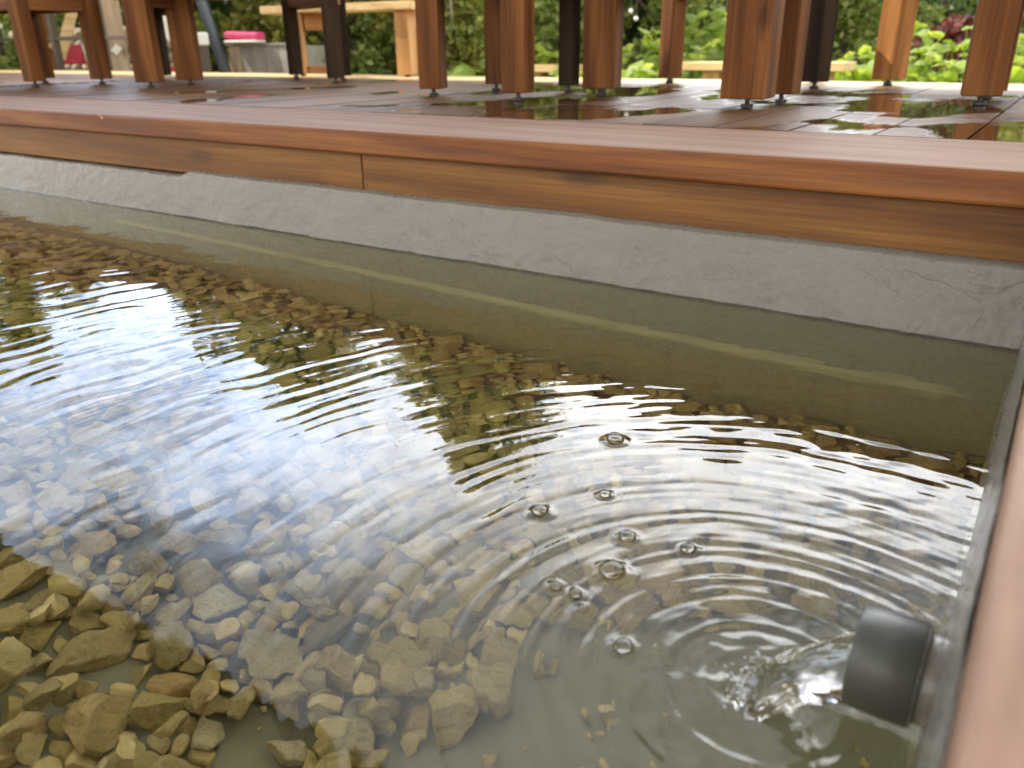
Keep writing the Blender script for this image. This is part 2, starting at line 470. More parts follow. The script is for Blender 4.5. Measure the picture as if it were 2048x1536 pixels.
# ------------------------------------------------------------------ ground, pool floor
b = MB()
gx0, gx1, gy1 = -60, 60, 90
bm = b.bm
def quad(p): bm.faces.new([bm.verts.new(q) for q in p])
gz = -0.2
quad([(gx0, 2.6, gz), (gx1, 2.6, gz), (gx1, gy1, gz), (gx0, gy1, gz)])
quad([(gx0, -60, gz), (POOL_X0-.2, -60, gz), (POOL_X0-.2, 2.6, gz), (gx0, 2.6, gz)])
quad([(.3, -60, gz), (gx1, -60, gz), (gx1, 2.6, gz), (.3, 2.6, gz)])
quad([(POOL_X0-.2, -60, gz), (.3, -60, gz), (.3, POOL_Y0-.2, gz), (POOL_X0-.2, POOL_Y0-.2, gz)])
quad([(POOL_X0-.2, .1, gz), (.3, .1, gz), (.3, 2.6, gz), (POOL_X0-.2, 2.6, gz)])
o = b.build('ground', M['ground']); tag(o, 'green and brown garden ground beyond the deck', 'ground', kind='structure')

xs = np.linspace(POOL_X0-.05, .05, 160); ys = np.linspace(POOL_Y0-.05, .05, 70)
V = [(x, y, floor_z(x, y) + .012*mnoise.noise((x*4, y*4, 3))) for x in xs for y in ys]
o = np_mesh('pool_floor', V, grid_faces(160, 70), M['silt']); tag(o, 'silty olive grey pool floor under the stones', 'pool floor', kind='structure')

M['bounce_terrace'] = wood('bounce_board', (.42, .27, .14), (.54, .37, .21), (.64, .46, .28), 'X', (0.6, 0.8), knots=False)  # unseen board surface added to bounce warm sunlight onto fascia and liner
b = MB()
for k in range(46):
    b.box((-3, POOL_Y0-.32-.145*k-.0725, .19), (13, .14, .04), bev=.002)
o = b.build('bounce_terrace', M['bounce_terrace']); tag(o, 'added unseen pale sunlit boards behind the viewer, bouncing warm light', 'bounce_terrace', kind='structure')

# ------------------------------------------------------------------ pool walls (grey liner)
def fbm(x, y, z, o=4):
    return mnoise.fractal((x, y, z), 1.0, 2.0, o)

def far_profile(x, t):
    """t 0..1 from the floor up and over the rim; returns y, z of the liner face of the far wall"""
    step = 0.0 if x > -1.69 else (-0.012 if x < -1.72 else -0.012*((-1.69-x)/.03))
    ztop = 0.103 + step + .0022*mnoise.noise((x*7, 1.3, 0)) + .0012*mnoise.noise((x*23, 4.3, 0))
    if t < .86:
        z = -0.46 + (ztop-0.006+.46)*(t/.86); y = 0.29*max(z, 0)
    else:
        a = (t-.86)/.14
        z = ztop - .006 + .006*math.sin(min(1, a*2)*math.pi/2)
        y = .29*(ztop-.006) + .022*a**1.2
    z_ = z
    d = .0010*fbm(x*9, z_*14, .5) + .0009*fbm(x*32, z_*40, 2.5)
    return y-d, z_

pool_far = empty('pool_wall', (0, 0, 0)); tag(pool_far, 'grey rubber lined pool wall below the long wooden fascia', 'pool wall')
NX, NT = 760, 120
xs = np.concatenate([np.linspace(POOL_X0, -2.4, 160), np.linspace(-2.39, .02, NX-160)])
ts = np.concatenate([np.linspace(0, .55, 30), np.linspace(.56, 1, NT-30)])
V = []
for x in xs:
    for t in ts:
        y, z = far_profile(x, t); V.append((x, y, z))
np_mesh('liner', V, grid_faces(NX, NT), M['liner'], pool_far)
# sun streak painted on a raised underwater strip, two runs with a gap
WT = []
def sun_streak(x0, x1, n):
    V = []; K = 17; WT.clear()
    for i in range(n):
        x = x0+(x1-x0)*i/(n-1)
        e = min(1.0, min(i, n-1-i)/6.0)
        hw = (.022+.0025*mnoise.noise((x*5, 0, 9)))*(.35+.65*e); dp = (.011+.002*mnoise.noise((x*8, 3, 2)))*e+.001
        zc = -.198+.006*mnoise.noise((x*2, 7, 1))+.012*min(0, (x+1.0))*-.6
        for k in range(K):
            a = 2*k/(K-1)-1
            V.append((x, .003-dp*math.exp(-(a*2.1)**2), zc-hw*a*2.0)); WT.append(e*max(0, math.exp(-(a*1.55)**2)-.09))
    return V, grid_faces(n, K)
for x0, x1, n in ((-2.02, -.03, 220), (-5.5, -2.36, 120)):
    V, F = sun_streak(x0, x1, n)
    lo = np_mesh('sun_streak', V, F, M['sun_streak'], pool_far)
    at_ = lo.data.attributes.new('light_film', 'FLOAT', 'POINT'); at_.data.foreach_set('value', np.array(WT, np.float32))

pool_right = empty('pool_wall', (0, 0, 0)); tag(pool_right, 'grey rubber lined pool wall carrying the spout, under the near plank', 'pool wall')
ny, nt_ = 420, 70
ys = np.linspace(POOL_Y0, .03, ny); V = []
for y in ys:
    for j in range(nt_):
        t = j/(nt_-1); z = -.46 + (.46+.168)*t
        x = -.0055+.0078*max(z, 0)/.17 + .0012*fbm(y*9, z*14, 5.5)+.0006*fbm(y*30, z*40, 1.5)
        V.append((x, y, z))
np_mesh('liner', V, grid_faces(ny, nt_)[:, ::-1], M['liner'], pool_right)
# near and left walls, behind the camera
o = MB().box(((POOL_X0)/2, POOL_Y0-.05, -.15), (-POOL_X0+.1, .1, .64)).build('pool_wall', M['liner']); tag(o, 'grey rubber lined pool wall behind the viewer', 'pool wall')
o = MB().box((POOL_X0-.05, POOL_Y0/2, -.16), (.1, -POOL_Y0, .6)).build('pool_wall', M['liner']); tag(o, 'grey rubber lined end wall far along the pool', 'pool wall')

# ------------------------------------------------------------------ coping
cop = empty('pool_coping', (0, 0, ZC0)); tag(cop, 'long reddish plank edging with fascia between pool and deck', 'coping')
def board(name, x0, x1, y0, y1, z0, z1, mat, parent, bev=.003):
    c = Vector(((x0+x1)/2, (y0+y1)/2, (z0+z1)/2))
    pz = parent.location if parent else Vector((0, 0, 0))
    return MB().box((0, 0, 0), (x1-x0, y1-y0, z1-z0), bev=bev).build(name, mat, parent, loc=c-pz)
M['wood_edge'] = wood('coping_edge_wood', (.13, .036, .005), (.20, .063, .010), (.28, .105, .023), 'X', (0.5, 0.65), fine=1.5, bstr=.4)
fb = board('front_board', -7.5, 1.4, YC0, YC1-.0012, ZC0, ZD, M['wood_top'], cop, .005)
fb.data.materials.append(M['wood_edge'])
for p in fb.data.polygons:
    if p.normal.z < .6: p.material_index = 1
board('rear_board', -7.5, 1.4, YC1+.0012, YC2, ZC0, ZD-.0012, M['wood_top'], cop, .003)
board('fascia_board', -7.5, -1.1585, .043, .075, .094, ZC0, M['wood_fascia'], cop, .002)
board('fascia_board', -1.1555, 1.4, .0435, .075, .094, ZC0, M['wood_fascia'], cop, .002)
board('backing', -7.5, 1.4, .079, .095, .02, ZC0, M['dark_gap'], cop, 0)
# droplet stain on the front face
o = MB().cyl((-1.999, YC0+.0006, .2085), (-1.999, YC0-.0012, .2085), .0042, .003, 12).cyl((-2.006, YC0+.0006, .2145), (-2.006, YC0-.001, .2140), .0025, .002, 10).build('dried_splash', simple('dried_splash', (.62, .40, .25), .6))
tag(o, 'tiny pale dried splash on the front edge of the coping', 'stain')
cop2 = empty('pool_coping', (0, 0, ZC0)); tag(cop2, 'pinkish plank edging running close past the viewer above the spout', 'coping')
board('top_board', .0034, .25, POOL_Y0-.3, YC0-.002, ZC0, ZD, M['wood_top_y'], cop2, .004)
board('fascia_board', .0052, .24, POOL_Y0-.2, YC0-.004, -.2, ZC0-.001, M['liner'], cop2, 0)

# ------------------------------------------------------------------ deck
bm = bmesh.new()
def add_box(bm, x0, x1, y0, y1, z0, z1):
    vs = [bm.verts.new(p) for p in ((x0, y0, z0), (x1, y0, z0), (x1, y1, z0), (x0, y1, z0), (x0, y0, z1), (x1, y0, z1), (x1, y1, z1), (x0, y1, z1))]
    for f in ((0, 3, 2, 1), (4, 5, 6, 7), (0, 1, 5, 4), (1, 2, 6, 5), (2, 3, 7, 6), (3, 0, 4, 7)):
        bm.faces.new([vs[i] for i in f])
rows = [YC2+.003, .838, 1.66, 2.50]
W = .145
nb = int((9.5+1.5)/W)
for r in range(3):
    for i in range(nb):
        x0 = -9.5+i*W - .215 + .0; x1 = x0+W-.004
        dz = rng.uniform(-.0012, .0006)
        add_box(bm, x0, x1, rows[r]+.002, rows[r+1]-.002, ZD-.03, ZD-.0005+dz)
me = bpy.data.meshes.new('deck'); bm.to_mesh(me); bm.free()
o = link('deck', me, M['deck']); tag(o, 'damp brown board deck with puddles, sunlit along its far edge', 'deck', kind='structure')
o = MB().box((-4, 1.3, ZD-.1), (11, 2.35, .12), bev=0).build('deck_base', M['dark_gap']); tag(o, 'dark joists under the deck boards', 'deck base', kind='structure')

# ------------------------------------------------------------------ furniture
LEG = .085
def post(x, y, z0, z1, th, mat, parent, s=LEG, foot=True):
    base = parent.location
    lg = MB().box((0, 0, (z0+z1)/2), (s, s, z1-z0), bev=.004).build('leg', mat, parent, loc=(x-base.x, y-base.y, -base.z))
    lg.rotation_euler = (0, 0, th)
    if foot:
        f = MB().cyl((0, 0, ZD), (0, 0, ZD+.009), .015, .015, 20, .002).cyl((0, 0, ZD+.0085), (0, 0, z0+.002), .006).build('foot', M['steel'], lg)
    return lg

def rail(a, b_, z0, z1, mat, parent, name='apron', t=.035, short=.03):
    a = Vector((*a, 0)); b_ = Vector((*b_, 0)); d = b_-a
    l = d.length-2*short
    m = (a+b_)/2 - parent.location
    r = MB().box((0, 0, 0), (l, t, z1-z0), bev=.003).build(name, mat, parent, loc=(m.x, m.y, (z0+z1)/2-parent.location.z))
    r.rotation_euler = (0, 0, math.atan2(d.y, d.x))
    return r

def slab(pts, z0, z1, mat, parent, name='seat', out=.05, nslat=1):
    """board top over the quadrilateral of leg positions, pushed outward"""
    c = sum((Vector((*p, 0)) for p in pts), Vector())/len(pts)
    q = []
    for p in pts:
        v = Vector((*p, 0))-c; q.append(c+v*(1+out/v.length*1.5))
    bm = bmesh.new()
    vs = [bm.verts.new((p.x-parent.location.x, p.y-parent.location.y, z0-parent.location.z)) for p in q]
    f = bm.faces.new(vs)
    r = bmesh.ops.extrude_face_region(bm, geom=[f])
    for v in r['geom']:
        if isinstance(v, bmesh.types.BMVert): v.co.z += z1-z0
    bmesh.ops.recalc_face_normals(bm, faces=bm.faces)
    bmesh.ops.bevel(bm, geom=list(bm.edges), offset=.005, segments=2, affect='EDGES')
    me = bpy.data.meshes.new(name); bm.to_mesh(me); bm.free()
    return link(name, me, mat, parent)

ZS0, ZS1 = ZD+.43, ZD+.47       # seat boards
def bench(label, legs, ths, rails=((0, 1), (1, 2), (2, 3), (3, 0)), mat=None, seatmat=None, ap=.13, zs=ZS0, foot_gap=.022, name='bench', cat='bench', group='wooden benches on the deck', dark=(), sizes=None, seat_pts=None, out=.05):
    mat = mat or M['wood_leg']
    cx = sum(p[0] for p in legs)/len(legs); cy = sum(p[1] for p in legs)/len(legs)
    root = empty(name, (cx, cy, ZD)); tag(root, label, cat, group)
    for i, (x, y) in enumerate(legs):
        post(x, y, ZD+foot_gap, zs, ths[i] if isinstance(ths, (list, tuple)) else ths, M['wood_dark'] if i in dark else mat, root, s=(sizes[i] if sizes else LEG))
    for i, j in rails:
        rail(legs[i], legs[j], zs-ap, zs-.001, M['wood_rail'] if mat is not M['wood_pale_z'] else M['wood_rail_pale'], root)
    slab(seat_pts or legs, zs, zs+.04, seatmat or M['wood_rail'], root, out=out)
    return root
M['wood_rail_pale'] = wood('pale_pine_rail', (.34, .15, .05), (.45, .22, .075), (.55, .29, .11), 'X', (0.5, 0.7))

bench('brown bench leftmost on the deck, dark apron between its near legs', [(-4.25, .76), (-3.76, .80), (-3.735, 1.09), (-4.18, 1.07)], R(10), sizes=[.085, .06, .068, .068])
bench('brown bench second from the left, narrow end towards the pool', [(-3.19, .97), (-3.225, 1.185), (-3.97, 1.75), (-3.93, 1.53)], R(38), dark=(3,), sizes=[.092, .092, .085, .085])
bench('dark shaded bench standing before the sunlit pale bench', [(-3.27, 1.83), (-2.72, 1.55), (-2.92, 1.80), (-3.50, 2.04)], R(48), mat=M['wood_dark'], sizes=[.07]*4, zs=ZD+.37, seat_pts=[(-3.72, 1.86), (-4.1, 1.45), (-3.0, .95), (-2.62, 1.42)], ap=.05, out=.0)
bench('small brown stool with square legs in the middle of the deck', [(-1.73, .99), (-1.35, .90), (-1.44, 1.345), (-1.73, 1.34)], [R(18), R(6), R(6), R(10)], dark=(2,), sizes=[.072, .072, .055, .06], name='stool', cat='stool')
bench('brown bench right of the stool, its thickest leg nearest the pool', [(-1.245, 1.21), (-.685, .905), (-.665, 1.115), (-1.36, 1.43)], [R(12), R(4), R(-4), R(10)], sizes=[.098, .108, .075, .08])
bench('brown bench under the shade edge with one nearly black leg', [(-1.385, 2.05), (-.775, 1.86), (-.89, 2.30), (-1.47, 2.25)], R(-29), dark=(1, 2), sizes=[.068, .066, .06, .06], seat_pts=[(-1.42, 2.0), (-.90, 1.84), (-.95, 2.0), (-1.5, 2.2)], out=.0, rails=((0, 1), (3, 0)))
bench('brown bench at the right edge of the view', [(-.215, 1.235), (.32, 1.30), (.30, 1.56), (-.225, 1.51)], R(8), sizes=[.088]*4)
bench('brown bench at the sunlit deck edge, one leg face in full sun', [(-.595, 2.15), (.03, 2.20), (.045, 2.36), (-.625, 2.31)], [R(-29), 0, 0, R(-29)], sizes=[.082, .07, .07, .05], seat_pts=[(-.60, 2.12), (.2, 2.14), (.2, 2.40), (-.58, 2.40)], out=.0, rails=((0, 1), (1, 2), (2, 3)), mat=M['wood_leg_sunlit'])
# sunlit pale bench at the deck's far edge
L_ = [(-3.63, 2.21), (-2.99, 2.33), (-3.02, 2.60), (-3.60, 2.46)]
pb = bench('sunlit pale bench at the far deck edge with end frames', [(-3.62, 2.20), (-2.96, 2.31), (-2.99, 2.46), (-3.5, 2.40)], [R(25), R(10), R(10), R(20)], mat=M['wood_pale_z'], seatmat=M['wood_pale'], sizes=[.05, .078, .06, .055], zs=ZD+.315, ap=.085, foot_gap=.01, seat_pts=[(-3.86, 2.15), (-2.86, 2.24), (-2.80, 2.40), (-3.83, 2.34)], out=.0, rails=((3, 0), (1, 2)))
rail((-3.62, 2.20), (-3.5, 2.40), ZD+.012, ZD+.05, M['wood_rail_pale'], pb, 'stretcher')

# low benches beyond the deck
def low_bench(x0, x1, y, z1, label, legs, rz=0.0):
    r = empty('low_bench', ((x0+x1)/2, y, -.2)); tag(r, label, 'bench', 'low pale benches among the plants'); r.rotation_euler = (0, 0, rz)
    w = x1-x0
    MB().box((0, 0, z1+.2-.03), (w, .34, .06), bev=.006).build('seat', M['wood_pale'], r)
    for lx in legs:
        MB().box((lx-(x0+x1)/2, 0, (z1+.2-.06)/2), (.14, .26, z1+.2-.062), bev=.005).build('leg', M['wood_pale_z'], r)
    return r
low_bench(-5.05, -3.7, 5.5, .20, 'low pale bench in the lime plants, left one of two', (-4.8, -4.1))
low_bench(-2.62, -1.42, 5.3, .23, 'low pale bench in the lime plants, right one of two', (-2.4, -1.62))

# ------------------------------------------------------------------ shading canopy overhead (seen mirrored in the pool)
can = empty('shade_canopy', (-2.6, -2, gz)); tag(can, 'brown board roof canopy above the pool, seen mirrored in the water', 'canopy')
ca = can.location
MB().box((-3.825-ca.x, -.75-ca.y, 3.04-ca.z), (5.65, 3.5, .08), bev=.01).build('roof', M['wood_roof'], can)
for x, y in ((-6.4, -2.3), (-6.4, .78), (-1.2, -2.3)):
    if True:
        MB().box((x-ca.x, y-ca.y, 1.5), (.12, .12, 2.99), bev=.005).build('post', M['wood_roof'], can)
for y in (-2.3, .78):
    MB().box((-3.825-ca.x, y-ca.y, 2.92-ca.z), (5.5, .10, .14), bev=.005).build('beam', M['wood_roof'], can)

# ------------------------------------------------------------------ water
def spacing(segs):
    out = [segs[0][0]]
    for a, b_, d0, d1 in segs:
        x = a
        while x < b_-1e-6:
            t = (x-a)/(b_-a); x += d0+(d1-d0)*t
            out.append(min(x, b_))
    return np.unique(np.round(out, 6))
def neg(a): return np.sort(-a)
xs = neg(spacing([(-.004, .0, .002, .002), (0, .02, .0012, .002), (.02, .75, .0022, .0024), (.75, 2.4, .0026, .0075), (2.4, 6.0, .009, .05)]))
ys = neg(spacing([(-.004, .0, .001, .001), (0, .012, .0009, .0016), (.012, 1.05, .0026, .0026), (1.05, 1.35, .004, .01), (1.35, 2.3, .02, .05)]))
Xg, Yg = np.meshgrid(xs, ys, indexing='ij')
Xg = Xg.astype(np.float64); Yg = Yg.astype(np.float64)

nprng = np.random.default_rng(5)
def smooth_noise(X, Y, sx, sy, seed):
    """value noise on numpy arrays"""
    g = np.random.default_rng(seed).random((97, 101))
    u = X/sx; v = Y/sy
    iu = np.floor(u).astype(int); iv = np.floor(v).astype(int)
    fu = u-iu; fv = v-iv
    fu = fu*fu*(3-2*fu); fv = fv*fv*(3-2*fv)
    def G(a, b_): return g[a % 97, b_ % 101]
    return (G(iu, iv)*(1-fu)+G(iu+1, iv)*fu)*(1-fv)+(G(iu, iv+1)*(1-fu)+G(iu+1, iv+1)*fu)*fv*1.0

BUB = [(-.321, -.498, 0.0094), (-.280, -.598, 0.0056), (-.313, -.653, 0.0077), (-.234, -.648, 0.0072), (-.187, -.638, 0.0065), (-.223, -.696, 0.0106), (-.249, -.734, 0.0050), (-.233, -.734, 0.0050), (-.220, -.746, 0.0040), (-.179, -.766, 0.0075)]

def ripple(X, Y):
    H = np.zeros_like(X)
    wob = (smooth_noise(X, Y, .11, .11, 1)-.5)
    wob2 = (smooth_noise(X, Y, .045, .045, 2)-.5)
    def ring(cx, cy, lam, slope, r0, fall, ph, wa=1.0, soft=.012):
        r = np.sqrt((X-cx)**2+(Y-cy)**2+soft**2)
        th = np.arctan2(Y-cy, X-cx)
        k = 2*np.pi/lam
        mod = .15+1.7*smooth_noise(th*3.4+ph*3, r/lam/2.2, 1.0, 1.0, int(ph*10)+3)
        amp = slope/k*mod
        env = np.exp(-r/fall)*(1-np.exp(-(r/r0)**2))
        return amp*env*np.sin(k*r+ph+wa*(2.4*wob+1.2*wob2))
    s = SRC
    H += ring(*s, .0085, .11, .013, .12, .3, .45)
    H += ring(*s, .0122, .10, .02, .21, 1.7, .8)
    H += ring(*s, .0165, .060, .025, .32, 3.1, 1.2)
    H += ring(*s, .0225, .038, .03, .50, 4.4, 2.0)
    H += ring(*s, .0330, .027, .05, 1.2, 2.2, 2.2)
    H += ring(*s, .0480, .020, .08, 2.6, 5.2, 2.4)
    # reflections from the far and right walls
    H += ring(s[0], -s[1], .030, .022, .1, 1.2, 5.9, 2.0)
    H += ring(-s[0], s[1], .021, .028, .1, .7, 2.9, 2.0)
    # quiet strip of water along the far wall
    H *= 1-.68/(1+np.exp(-(Y+.30)/.05))/(1+np.exp((X+.55)/.1))
    # light wind chop
    for i in range(7):
        a = nprng.uniform(0, 2*np.pi); lam = nprng.uniform(.05, .16)
        k = 2*np.pi/lam
        H += .0032/k*np.sin(k*(X*np.cos(a)+Y*np.sin(a))+nprng.uniform(0, 6)+2.5*wob)
    # calmer water toward the lower left foreground
    calm = 1/(1+np.exp(-((Y+.62)+.42*(X+.55)*-1.0)/.06))
    near = np.exp(-(((X-s[0])**2+(Y-s[1])**2)/.30**2))
    H *= np.clip(.22+.78*np.maximum(calm, near), 0, 1)
    # bubbles' meniscus
    for bx, by, br in BUB:
        d = np.sqrt((X-bx)**2+(Y-by)**2)
        H += .0008*(br/.006)*np.exp(-((d-br*.9)/(br*.55))**2)
        H += .00018*np.sin(2*np.pi*d/.006)*np.exp(-((d-br)/.012)**2)*(d > br)
    # churned water round the landing stream
    dd = np.sqrt((X-s[0])**2+(Y-s[1])**2)
    ch = np.exp(-(dd/.085)**2)
    H += ch*(.0011*(smooth_noise(X, Y, .017, .017, 21)-.5)+.0006*(smooth_noise(X+.5, Y, .009, .009, 22)-.5))
    # plunge dimple
    d2 = np.sqrt((X-s[0])**2+(Y-s[1])**2)
    H -= .0025*np.exp(-(d2/.016)**2)
    H += (.0034*(smooth_noise(X, Y, .012, .012, 8)-.5)+.0016*(smooth_noise(X, Y, .006, .006, 9)-.5))*np.exp(-(d2/.032)**2)
    # meniscus against the liner
    H += .0022*np.exp(Y/.0028) + .0005*np.exp(np.minimum(X+.0055, 0)/.0025)
    return H
Zg = ripple(Xg, Yg)
V = np.stack([Xg.ravel(), Yg.ravel(), Zg.ravel()], 1)
F = grid_faces(len(xs), len(ys))
o = np_mesh('water', V, F, M['water']); tag(o, 'clear rippled pool water with rings spreading from the spout', 'water', kind='structure')
# keep the far wall's meniscus against the leaning liner

# ------------------------------------------------------------------ spout pipe
pipe = empty('spout_pipe', (0, PY, PZ)); tag(pipe, 'short grey plastic spout pipe with collar pouring water into the pool', 'pipe')
def ring_mesh(x0, x1, ro, ri, name, mat, n=72, bev=.0012):
    prof = [(x0, ri), (x0, ro-bev), (x0+bev, ro), (x1-bev, ro), (x1, ro-bev), (x1, ri)]
    V = []; m = len(prof)
    for k in range(n):
        a = 2*math.pi*k/n
        for (x, r) in prof: V.append((x, r*math.cos(a), r*math.sin(a)))
    F = []
    for k in range(n):
        for j in range(m):
            F.append((k*m+j, k*m+(j+1) % m, ((k+1) % n)*m+(j+1) % m, ((k+1) % n)*m+j))
    return np_mesh(name, V, F, mat, pipe)
ring_mesh(PX, -.0125, PR, PR-.0035, 'collar', M['pipe'])
ring_mesh(-.0127, -.0114, PR-.0008, PR-.0065, 'glue_bead', M['liner'])
ring_mesh(-.0128, .004, PR-.0038, PR-.0075, 'stub', M['liner'])
ring_mesh(-.0022, .004, PR+.010, PR-.0075, 'flange', M['liner'])

# ------------------------------------------------------------------ jet of water
def jet():
    nS, nA = 70, 64
    V = []
    for i in range(nS):
        s = i/(nS-1)
        cx = PX+.006-.057*s
        zc = PZ-.007-.049*s**1.7
        yc = PY-.008*s
        wy = (PR-.0045)*(1-.20*s**.8)+.002*math.sin(9*s)
        wz = (PR-.0075)*(1-.32*s**.7)
        for k in range(nA):
            a = 2*math.pi*k/nA
            ca_, sa = math.cos(a), math.sin(a)
            # flattened top of the partly filled pipe
            up = sa if sa < 0 else sa*.62
            r = 1+s*(.10*math.sin(3*a+7*s)+.07*math.sin(7*a-11*s+1.0)+.05*math.sin(12*a+5*s))
            nz = mnoise.noise((cx*90, ca_*2.2, sa*2.2+s*5))*.0034*s+mnoise.noise((cx*30, ca_*7, sa*7))*.0016*min(1, s*3)
            V.append((cx - sa*.010*s, yc+wy*ca_*r, zc+wz*up*r+nz))
    F = []
    for i in range(nS-1):
        for k in range(nA):
            F.append((i*nA+k, i*nA+(k+1) % nA, (i+1)*nA+(k+1) % nA, (i+1)*nA+k))
    return V, F
V, F = jet()
o = np_mesh('water_jet', V, F, M['jet']); tag(o, 'clear stream of water falling from the spout into the pool', 'water jet')
bm = bmesh.new(); bm.from_mesh(o.data)
bmesh.ops.holes_fill(bm, edges=[e for e in bm.edges if e.is_boundary]); bmesh.ops.recalc_face_normals(bm, faces=bm.faces)
bm.to_mesh(o.data); bm.free()
for p in o.data.polygons: p.use_smooth = True

# splash droplets where the stream lands
bm = bmesh.new()
for i in range(170):
    a = rng.uniform(.30*math.pi, 1.75*math.pi); d = abs(rng.gauss(.009, .006))
    r = rng.uniform(.0003, .0008) if rng.random() < .88 else rng.uniform(.0009, .0016)
    mt = Matrix.Translation((SRC[0]-.004+math.cos(a)*d, SRC[1]+math.sin(a)*d*1.2, r*.6+abs(rng.gauss(0, .002)))) @ Matrix.Diagonal((1, 1, .8, 1))
    bmesh.ops.create_icosphere(bm, subdivisions=2, radius=r, matrix=mt)
me = bpy.data.meshes.new('splash_droplets'); bm.to_mesh(me); bm.free()
o = link('splash_droplets', me, M['foam'], smooth=True); tag(o, 'fine droplets and froth where the stream lands', 'splash', kind='stuff')

# floating bubbles
bub_labels = ['round bubble alone at the back of the ripple rings', 'small bubble beside a faint ring in the rippled water', 'bubble leftmost on the water', 'bubble between the leftmost and the rightmost one', 'bubble rightmost on the water, in the bright rings', 'largest bubble of the cluster on the water', 'small bubble leftmost of three small ones', 'small bubble in the middle of three small ones', 'tiniest bubble on the water, nearest of three small ones', 'bubble nearest to the falling stream']
for (bx, by, br), lb in zip(BUB, bub_labels):
    bm = bmesh.new(); n, k = 24, 8
    rings = []
    for j in range(k):
        ph = (math.pi/2)*j/k
        rings.append([bm.verts.new((br*math.cos(ph)*math.cos(2*math.pi*i/n), br*math.cos(ph)*math.sin(2*math.pi*i/n), br*.82*math.sin(ph))) for i in range(n)])
    top = bm.verts.new((0, 0, br*.82))
    for j in range(k-1):
        for i in range(n): bm.faces.new((rings[j][i], rings[j][(i+1) % n], rings[j+1][(i+1) % n], rings[j+1][i]))
    for i in range(n): bm.faces.new((rings[-1][i], rings[-1][(i+1) % n], top))
    me = bpy.data.meshes.new('bubble'); bm.to_mesh(me); bm.free()
    o = link('bubble', me, M['bubble'], smooth=True, loc=(bx, by, .0003)); tag(o, lb, 'bubble', 'bubbles floating on the water')

# ------------------------------------------------------------------ stones on the pool floor
def stone_mesh(i, sub=3, aspect=None, planes=None, holes=0, r_=None):
    r_ = r_ or random.Random(100+i)
    bm = bmesh.new(); bmesh.ops.create_icosphere(bm, subdivisions=sub, radius=1.0)
    pl = []
    for _ in range(planes if planes is not None else r_.randint(6, 10)):
        n = Vector((r_.gauss(0, 1), r_.gauss(0, 1), r_.gauss(0, 1))).normalized(); pl.append((n, r_.uniform(.42, .74)))
    off = r_.uniform(0, 90)
    asp = aspect or (1.0, r_.uniform(.62, .95), r_.uniform(.45, .72))
    for v in bm.verts:
        co = v.co.copy()
        for n, d in pl:
            e = co.dot(n)-d
            if e > 0: co -= n*e*.99
        nn = co.normalized()
        co *= 1+.15*mnoise.noise(nn*1.3+Vector((off, 0, 0)))+.06*mnoise.noise(nn*3.1+Vector((0, off, 0)))+.03*mnoise.noise(nn*7+Vector((0, 0, off)))
        v.co = Vector((co.x*asp[0], co.y*asp[1], co.z*asp[2]))
    for h in range(holes):
        hp = Vector((r_.uniform(-.3, .4), r_.uniform(-.3, .3), .5))
        for v in bm.verts:
            d = (v.co-hp).length
            v.co.z -= .35*math.exp(-(d/.22)**2)
    # normalise the mean horizontal radius to 0.5
    rr = max(v.co.xy.length for v in bm.verts)
    bmesh.ops.scale(bm, vec=Vector((.55/rr,)*3), verts=bm.verts)
    me = bpy.data.meshes.new('stone_shape'); bm.to_mesh(me); bm.free()
    me.polygons.foreach_set('use_smooth', [True]*len(me.polygons))
    return me
SM = [stone_mesh(i, 4) for i in range(26)]
for me in SM:
    me.materials.append(M['stone']); me.set_sharp_from_angle(angle=R(24))
SML = [stone_mesh(i+300, sub=2) for i in range(14)]

